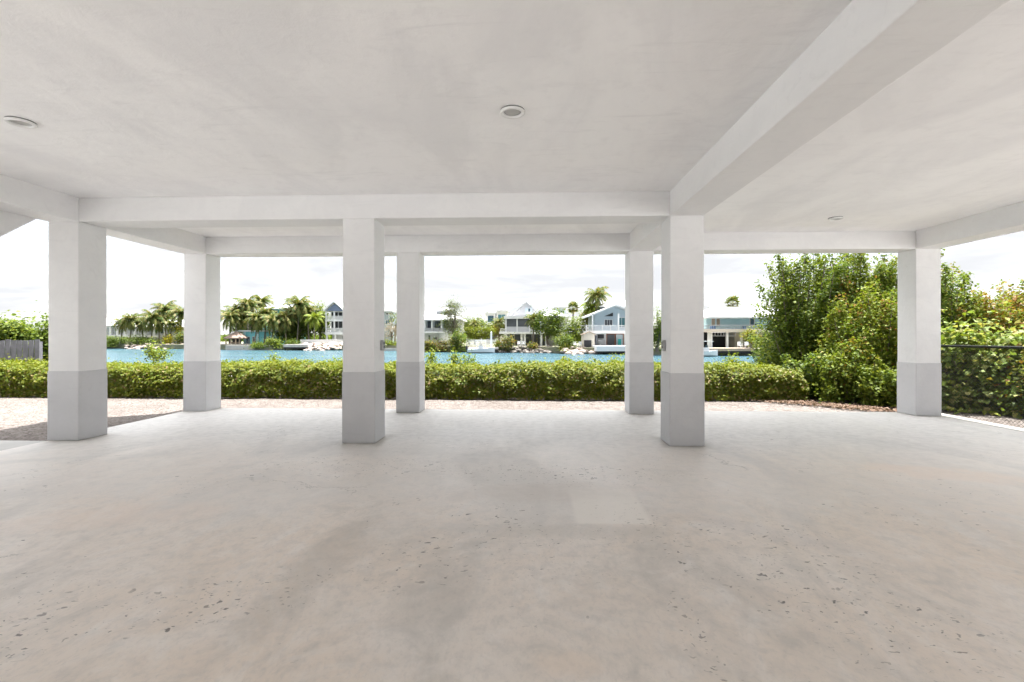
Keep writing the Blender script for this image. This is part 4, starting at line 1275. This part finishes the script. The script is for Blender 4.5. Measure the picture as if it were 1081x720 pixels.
# boulders
def rock_mesh(seed, mat):
    bm = bmesh.new()
    bmesh.ops.create_icosphere(bm, subdivisions=2, radius=1.0)
    for v in bm.verts:
        nn = noise.noise(v.co * 1.3 + Vector((seed * 7.1, 0, 0))) * 0.45 + noise.noise(v.co * 3 + Vector((seed, 5, 0))) * 0.15
        v.co *= 1 + nn
        v.co.z *= 0.7
    me = bpy.data.meshes.new('boulder')
    bm.to_mesh(me); bm.free()
    me.materials.append(mat)
    return me
def rocks(label, group, pxr, Dr, zr, n, s, mat, seed):
    random.seed(seed)
    ms = [rock_mesh(seed * 10 + i, mat) for i in range(4)]
    for i in range(n):
        o = bpy.data.objects.new('boulder', ms[i % 4])
        f_ = random.random()
        px = pxr[0] + (pxr[1] - pxr[0]) * (i + random.random()) / n
        o.location = P(px, Dr[0] + (Dr[1] - Dr[0]) * f_, zr[0] + (zr[1] - zr[0]) * f_)
        k = s * random.uniform(0.6, 1.35)
        o.scale = (k * random.uniform(.8, 1.3), k, k * random.uniform(.7, 1.1))
        o.rotation_euler = (random.uniform(-.3, .3), random.uniform(-.3, .3), random.uniform(0, 6.28))
        link(o)
        tag(o, label, 'boulder', group)
rocks('pale pinkish boulder in the sloping rock pile below the white wall by the gabled house', 'pale boulders left of the front middle column', (321, 364), (101.0, 105.5), (-1.75, -0.35), 46, 0.62, M['rock'], 5)
rocks('grey boulder on the shore below the ficus tree and screened house', 'grey boulders below the ficus tree', (552, 592), (85.8, 88.8), (-1.75, -0.5), 34, 0.5, M['rockd'], 6)
rocks('pale shore rock between the round bush and the white dock', 'pale shore rocks left of the white dock', (594, 634), (80.6, 83.6), (-1.75, -0.6), 30, 0.55, M['rock'], 12)
rocks('grey shore rock at the waterline between the white boat and the screened house', 'grey shore rocks near the white boat', (524, 553), (87.4, 89.6), (-1.75, -0.6), 26, 0.42, M['rockd'], 9)
rocks('pale boulder along the low shore below the left palms', 'pale boulders below the left palms', (132, 200), (113.0, 117.5), (-1.75, -0.7), 40, 0.6, M['rock'], 8)

# ------------------------------------------------------------------ far vegetation
PG_ = 'coconut palms on the far bank'
PL = [  # px, crown row, D, radius, label, mat, kind, lean
    (139, 337.5, 121, 2.6, 'coconut palm in front of the white house, leftmost of the row', 'palm_leaf', 'coconut', 0.10),
    (161, 336, 119.5, 3.1, 'broad coconut palm with hanging yellow fronds in the middle of the left row', 'palm_leaf', 'coconut', 0.06),
    (150, 343, 122, 2.0, 'small coconut palm low between two larger ones at left', 'palm_leaf', 'coconut', -0.08),
    (174, 326.5, 123, 3.0, 'tallest coconut palm of the left row', 'palm_leaf', 'coconut', -0.04),
    (191, 331, 121, 3.0, 'coconut palm half hidden by the back left column', 'palm_leaf', 'coconut', 0.05),
    (181, 342, 118.5, 1.9, 'short coconut palm above the yellow croton', 'palm_leaf', 'coconut', 0.1),
    (243, 334.5, 110, 2.7, 'coconut palm above the thatched hut', 'palm_leaf', 'coconut', 0.03),
    (261, 322, 113, 2.8, 'tall coconut palm left of the teal house roof', 'palm_leaf', 'coconut', -0.05),
    (276, 318.5, 122, 2.6, 'palm with spiky crown rising just behind the teal house roof', 'palm_leaf', 'coconut', 0.04),
    (272, 336.5, 109.5, 2.7, 'leaning coconut palm in front of the turquoise house', 'palm_leaf', 'coconut', 0.16),
    (289, 338, 108.8, 3.0, 'coconut palm with golden lower fronds in front of the teal house', 'palm_leaf', 'coconut', 0.10),
    (301, 337, 109.5, 2.7, 'coconut palm right of the teal house above the stone dock', 'palm_leaf', 'coconut', -0.05),
    (255, 337.5, 114, 2.3, 'shadowy coconut palm between hut and turquoise house', 'palm_leaf', 'coconut', 0.05),
    (315.5, 322, 111, 3.3, 'large coconut palm against the dense trees left of the gabled house', 'palm_leaf', 'coconut', 0.05),
    (325, 330, 112, 2.4, 'coconut palm half lost in the dense trees', 'palm_leaf', 'coconut', -0.04),
    (332, 336.5, 107.8, 2.1, 'yellow green palm with straight grey trunk left of the gabled house', 'palm_lime', 'coconut', 0.0),
    (527.5, 340, 100, 1.5, 'small palm in front of the modern cube house', 'palm_leaf', 'coconut', 0.05),
    (563, 337, 91.5, 1.7, 'small dark palm at the left of the ficus tree', 'palm_leaf', 'coconut', 0.0),
    (629.5, 312.5, 92, 2.5, 'tall coconut palm with drooping fronds above the pale blue house roof', 'palm_leaf', 'coconut', 0.03),
    (626, 325, 93, 2.1, 'yellowish lower palm beneath the tall palm by the pale blue house', 'palm_lime', 'coconut', 0.03),
    (129, 341, 122.5, 2.2, 'coconut palm at the left end of the left row, close to the front column', 'palm_leaf', 'coconut', 0.06),
    (167.5, 340, 121.5, 2.4, 'coconut palm tucked behind the broad palm of the left row', 'palm_leaf', 'coconut', -0.06),
    (250, 329, 112.5, 2.5, 'coconut palm between the thatched hut and the tall palm by the teal house', 'palm_leaf', 'coconut', 0.05),
    (281, 331, 111.5, 2.4, 'coconut palm standing in front of the teal house wall', 'palm_leaf', 'coconut', 0.07),
    (308, 330, 112.5, 2.6, 'coconut palm at the right end of the teal house roof', 'palm_leaf', 'coconut', 0.03),
]
for i, (px, row, D, rad, lab, mat, kind, lean) in enumerate(PL):
    palm('coconut_palm', lab, 'palm', px, row, D, rad=rad * 1.36, nf=32, seed=200 + i, kind=kind, mat=mat, group=PG_, lean=lean)
palm('fan_palm', 'slim fan palm with round crown between ficus tree and pale blue house', 'palm', 605, 325, 102, rad=1.7, nf=34, seed=260, kind='fan', group='fan palms', tr=0.2)
palm('fan_palm', 'fan palm crown showing above the white roof of the light aqua house', 'palm', 773.5, 320, 93, rad=1.9, nf=30, seed=261, kind='fan', group='fan palms', tr=0.2)
palm('low_palm', 'bushy palm behind the clipped lime hedge', 'palm', 501, 342, 106, rad=2.2, nf=30, seed=262, mat='palm_leaf')

T = far_tree
T('dense_tree', 'dense dark tree mass behind palms left of the gabled house', 'tree', (302, 322, 346, 361), 117, [Dk, Mi, G], [.45, .4, .15], 5200, 0.36, 300, base=LANDZ, depth=5, nclump=26)
T('dense_tree', 'round green tree just left of the gabled house roof', 'tree', (328, 318, 349, 356), 114.5, [Mi, Dk, G], [.5, .3, .2], 3000, 0.34, 301, depth=4, nclump=18)
T('dense_tree', 'green trees behind the turquoise house and palms', 'tree', (238, 332, 282, 360), 124, [Dk, Mi, M['leaf_wisp']], [.4, .3, .3], 3600, 0.36, 302, depth=5, nclump=20)
T('dense_tree', 'dark trees between teal house and stone dock', 'tree', (286, 340, 318, 364), 112, [Dk, Mi, G], [.55, .35, .1], 2400, 0.3, 303, depth=3, nclump=16)
T('shore_bush', 'round green bush at the water left of the stone dock', 'bush', (283, 356, 300, 370), 104, [Mi, G, Dk], [.4, .4, .2], 1500, 0.24, 304, trunk=False, base=-1.3, nclump=12)
T('shore_bush', 'low green bush at the water below the leaning palm', 'bush', (262, 362, 284, 370), 104.2, [Mi, Dk, G], [.5, .3, .2], 1200, 0.24, 305, trunk=False, base=-1.3, nclump=12)
T('planter_shrub', 'trimmed shrub on the stone dock', 'shrub', (302, 358, 317, 365.5), 104.5, [Mi, Dk], [.6, .4], 900, 0.2, 306, trunk=False, nclump=12, shape='box')
T('shore_bush', 'dark green bush at the waterline under the white house at far left', 'bush', (98, 354, 133, 368), 117, [Dk, Mi], [.6, .4], 2200, 0.3, 307, trunk=False, base=-1.2, nclump=16)
T('shore_bush', 'green bush under the left palms above the pale rocks', 'bush', (133, 355, 168, 366.5), 118, [Mi, Dk, G], [.45, .35, .2], 2000, 0.28, 308, trunk=False, nclump=16)
T('shore_bush', 'olive bush right of the yellow croton', 'bush', (184, 350, 202, 366), 117.6, [M['leaf_wisp'], Mi, Gd], [.3, .4, .3], 1500, 0.28, 309, trunk=False, nclump=14)
T('croton_shrub', 'bright yellow croton shrub among the left palms, lower one', 'shrub', (170, 353, 184, 363), 117.4, [M['leaf_yellow'], G], [.75, .25], 800, 0.26, 310, trunk=False, nclump=10)
T('croton_shrub', 'yellow croton shrub higher up behind the short palm at left', 'shrub', (182, 342, 193, 350), 120, [M['leaf_yellow'], G], [.7, .3], 600, 0.26, 311, trunk=False, nclump=9)
T('bare_shrub', 'bare tan shrub in the narrow gap between the middle columns', 'shrub', (402, 338, 424, 361), 103, [M['leaf_bare'], M['leaf_wisp']], [.8, .2], 1500, 0.22, 312, trunk=False, nclump=16, aspect=0.16)
T('green_tree', 'thin green tree behind the bare shrub in the narrow gap', 'tree', (411, 330, 424, 345), 118, [G, M['leaf_wisp']], [.5, .5], 500, 0.28, 313, nclump=9)
T('low_hedge', 'low yellow green hedge on the seawall in the narrow gap', 'hedge', (394, 360.5, 434, 367), 101, [G, Mi], [.6, .4], 1700, 0.22, 314, trunk=False, nclump=20, shape='box', depth=1.5, clump=0.3)
T('shore_hedge', 'reddish olive hedge at the water below the white house with tiered roof', 'hedge', (438, 360, 478, 371.5), 91.4, [M['leaf_red'], Dk, Gd], [.5, .3, .2], 3400, 0.22, 315, trunk=False, base=-1.4, nclump=26, shape='box', depth=2.0, clump=0.3)
T('wispy_tree', 'thin wispy tree with feathery upright branches right of the white house', 'tree', (463, 318, 492, 362), 94.5, [M['leaf_wisp'], M['leaf_bare'], Mi], [.6, .1, .3], 4200, 0.30, 316, nclump=34, clump=0.19, aspect=0.16, r0=0.12, spires=10)
T('shore_bush', 'dense green bush below the wispy tree at the water', 'bush', (472, 349, 494, 371.5), 90.4, [Mi, Dk, Gd], [.4, .35, .25], 2400, 0.24, 317, trunk=False, base=-1.4, nclump=16)
T('lime_hedge', 'clipped bright lime hedge above the white picket fence', 'hedge', (489, 345.5, 525, 359), 95, [G, M['hedge_new']], [.4, .6], 4200, 0.2, 318, trunk=False, nclump=30, shape='box', depth=2.2, clump=0.3)
T('shore_bush', 'olive bush on the shore in front of the screened porch', 'bush', (526, 354, 543, 373), 88, [M['leaf_wisp'], Gd, Mi], [.4, .3, .3], 1600, 0.22, 319, trunk=False, base=-1.3, nclump=14)
T('shore_bush', 'small olive bush among rocks right of the white chairs', 'bush', (556, 362.5, 569, 373), 87.6, [M['leaf_wisp'], Gd, Mi], [.3, .4, .3], 900, 0.2, 320, trunk=False, base=-1.2, nclump=10)
T('orange_shrub', 'orange brown shrub at the foot of the modern cube house', 'shrub', (519, 342.5, 528, 352), 99, [M['leaf_gold'], M['leaf_red']], [.6, .4], 500, 0.22, 321, trunk=False, nclump=9)
T('ficus_tree', 'large spreading ficus tree in front of the screened house', 'tree', (560, 324, 598, 356), 91, [Mi, Dk, G], [.4, .4, .2], 5200, 0.27, 322, depth=5, nclump=26, clump=0.3)
T('round_bush', 'round lime bush on the shore right of the ficus tree', 'bush', (584, 350.5, 606, 371), 84.2, [G, Mi, Dk], [.4, .4, .2], 2600, 0.22, 323, trunk=False, base=-1.2, nclump=16)
T('green_tree', 'bushy green tree between the ficus and the pale blue house', 'tree', (594, 334, 621, 364), 89, [Mi, G, Dk], [.45, .35, .2], 3200, 0.24, 324, depth=4, nclump=20)
T('green_tree', 'green tree seen in the gap left of the long beam column', 'tree', (684, 320, 703, 372), 76, [Dk, Mi, G], [.5, .3, .2], 3000, 0.24, 325, depth=3, nclump=18, base=-1.0)
T('green_tree', 'small olive tree left of the light aqua house roof', 'tree', (738, 326, 752, 348), 90, [M['leaf_wisp'], G, Gd], [.5, .3, .2], 1000, 0.24, 326, nclump=12)
T('croton_shrub', 'yellow orange shrub in front of the light aqua house', 'shrub', (781, 346, 798, 364), 78.6, [M['leaf_yellow'], G, Gd], [.45, .3, .25], 1500, 0.2, 327, trunk=False, nclump=12)
T('shore_bush', 'green bush at the right end of the tan dock', 'bush', (792, 352, 818, 374), 73.2, [Mi, Dk, G], [.4, .4, .2], 1600, 0.22, 328, trunk=False, nclump=14, base=-1.1)

T('dense_tree', 'green trees behind the long white house and left palms', 'tree', (112, 338, 150, 362), 134, [Mi, Dk, M['leaf_wisp']], [.4, .35, .25], 2600, 0.4, 330, depth=5, nclump=18)
T('dense_tree', 'dark green tree behind the tallest palm of the left row', 'tree', (150, 330, 200, 362), 133, [Dk, Mi, G], [.4, .4, .2], 4200, 0.4, 331, depth=6, nclump=22)
T('dense_tree', 'green tree filling the gap between thatched hut and teal house', 'tree', (250, 328, 284, 352), 116.5, [Mi, Dk, M['leaf_wisp']], [.4, .4, .2], 3000, 0.34, 332, depth=4, nclump=18)
T('dense_tree', 'leafy green tree at the right end of the teal house above the stone dock', 'tree', (301, 334, 328, 363), 113.5, [Dk, Mi, G], [.45, .35, .2], 4200, 0.32, 338, depth=4, nclump=20)
T('green_tree', 'green trees between the white house and the modern cube house', 'tree', (478, 334, 514, 352), 112, [Mi, G, Dk], [.4, .3, .3], 2600, 0.32, 333, depth=5, nclump=18)
T('green_tree', 'tree behind the clipped lime hedge and small palm', 'tree', (516, 340, 536, 356), 106, [Mi, Dk, G], [.4, .3, .3], 1600, 0.28, 334, depth=3, nclump=14)
T('green_tree', 'yellow green tree below the tall palm by the pale blue house', 'tree', (612, 324, 634, 346), 95, [G, Mi, Gd], [.4, .4, .2], 2200, 0.26, 335, depth=4, nclump=16)
T('shore_bush', 'low green bush on the shore between the white boat and the olive bush', 'bush', (521, 361, 532, 371), 88.6, [Mi, Gd, Dk], [.4, .3, .3], 800, 0.2, 336, trunk=False, base=-1.0, nclump=10)
T('shore_bush', 'low olive bush on the shore left of the white dock', 'bush', (590, 364, 603, 373), 83.2, [Mi, Gd, G], [.4, .3, .3], 900, 0.2, 337, trunk=False, base=-1.2, nclump=10)

# far-off wood that closes the view behind the houses
rng = np.random.default_rng(77)
n = 16000
px = -250 + 1500 * rng.random(n)
hh = np.array([2.6 + 1.6 * noise.noise(Vector((p * 0.02, 0, 0))) + 1.0 * noise.noise(Vector((p * 0.09, 3, 0))) for p in px])
zz = LANDZ + hh * rng.random(n) ** 0.8
DD = 170 + 22 * rng.random(n)
xc = (px - CX) / F * DD
pts = np.stack([xc * cT - DD * sT, xc * sT + DD * cT, zz], 1)
nr = rng.normal(size=(n, 3)) + np.array([0, -0.5, 0.6])
o = leaf_object('far_wood', pts, nr, 1.1 + 0.9 * rng.random(n), [Dk, Mi], None, rng.integers(0, 2, n))
o['kind'] = 'stuff'

# ------------------------------------------------------------------ camera
cam = bpy.data.cameras.new('camera')
co = bpy.data.objects.new('camera', cam)
link(co)
co.location = (0, 0, CZ)
co.rotation_euler = (R(90), 0, TH)
cam.sensor_width = 36.0
cam.lens = 36.0 * F / 1081.0
cam.shift_y = -5.0 / 1081.0
cam.clip_start = 0.05
cam.clip_end = 4000
SC.camera = co

# ------------------------------------------------------------------ light
EL = R(74)
az = Vector((0.8, 0.6, 0)).normalized()
d = Vector((az.x * math.cos(EL), az.y * math.cos(EL), math.sin(EL)))
sun = bpy.data.lights.new('sun', 'SUN')
sun.energy = 3.0
sun.angle = R(0.6)
sun.color = (1.0, 0.98, 0.95)
so = bpy.data.objects.new('sun', sun); link(so)
so.rotation_euler = d.to_track_quat('Z', 'Y').to_euler()
so.location = (20, 20, 40)

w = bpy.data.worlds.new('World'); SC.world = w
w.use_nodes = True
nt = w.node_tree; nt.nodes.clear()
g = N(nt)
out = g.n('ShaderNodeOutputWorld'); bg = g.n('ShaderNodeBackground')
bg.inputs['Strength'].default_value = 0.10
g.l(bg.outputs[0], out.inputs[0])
sky = g.n('ShaderNodeTexSky', sky_type='NISHITA')
sky.sun_disc = False
sky.sun_elevation = EL
sky.sun_rotation = math.atan2(az.x, az.y)
sky.altitude = 0; sky.air_density = 1.0; sky.dust_density = 1.5; sky.ozone_density = 1.0
vec = g.coord('Generated')
sep = g.n('ShaderNodeSeparateXYZ'); g.l(vec, sep.inputs[0])
zz = g.math('MAXIMUM', sep.outputs[2], 0.0)
den = g.math('ADD', zz, 0.16)
cmb = g.n('ShaderNodeCombineXYZ')
g.l(g.math('DIVIDE', sep.outputs[0], den), cmb.inputs[0]); g.l(g.math('DIVIDE', sep.outputs[1], den), cmb.inputs[1])
c1 = g.noise(g.mapping(cmb.outputs[0], (0.75, 1.0, 1), (0, 0, 0), (2.3, 0.4, 0)), 1.15, 7, 0.55, 0.35)
cover = g.rng(c1, 0.28, 0.62, 0.72, 1.0)
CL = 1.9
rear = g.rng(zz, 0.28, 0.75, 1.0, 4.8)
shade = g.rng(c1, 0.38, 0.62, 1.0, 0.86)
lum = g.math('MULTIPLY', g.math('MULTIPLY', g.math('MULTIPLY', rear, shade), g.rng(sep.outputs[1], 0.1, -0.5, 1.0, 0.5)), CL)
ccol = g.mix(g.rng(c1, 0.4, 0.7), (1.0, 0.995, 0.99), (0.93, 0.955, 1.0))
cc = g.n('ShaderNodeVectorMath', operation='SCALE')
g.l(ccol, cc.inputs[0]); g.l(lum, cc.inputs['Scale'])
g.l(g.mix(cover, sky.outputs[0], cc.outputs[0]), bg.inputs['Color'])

# ------------------------------------------------------------------ render settings
SC.view_settings.view_transform = 'Standard'
SC.view_settings.look = 'None'
SC.view_settings.gamma = 1.0
SC.view_settings.exposure = 2.57
SC.view_settings.use_curve_mapping = False
cy = SC.cycles
cy.max_bounces = 7
cy.diffuse_bounces = 5
cy.glossy_bounces = 3
cy.transmission_bounces = 4
cy.transparent_max_bounces = 6
cy.sample_clamp_indirect = 8
cy.use_denoising = True
cy.use_adaptive_sampling = True
cy.adaptive_threshold = 0.04
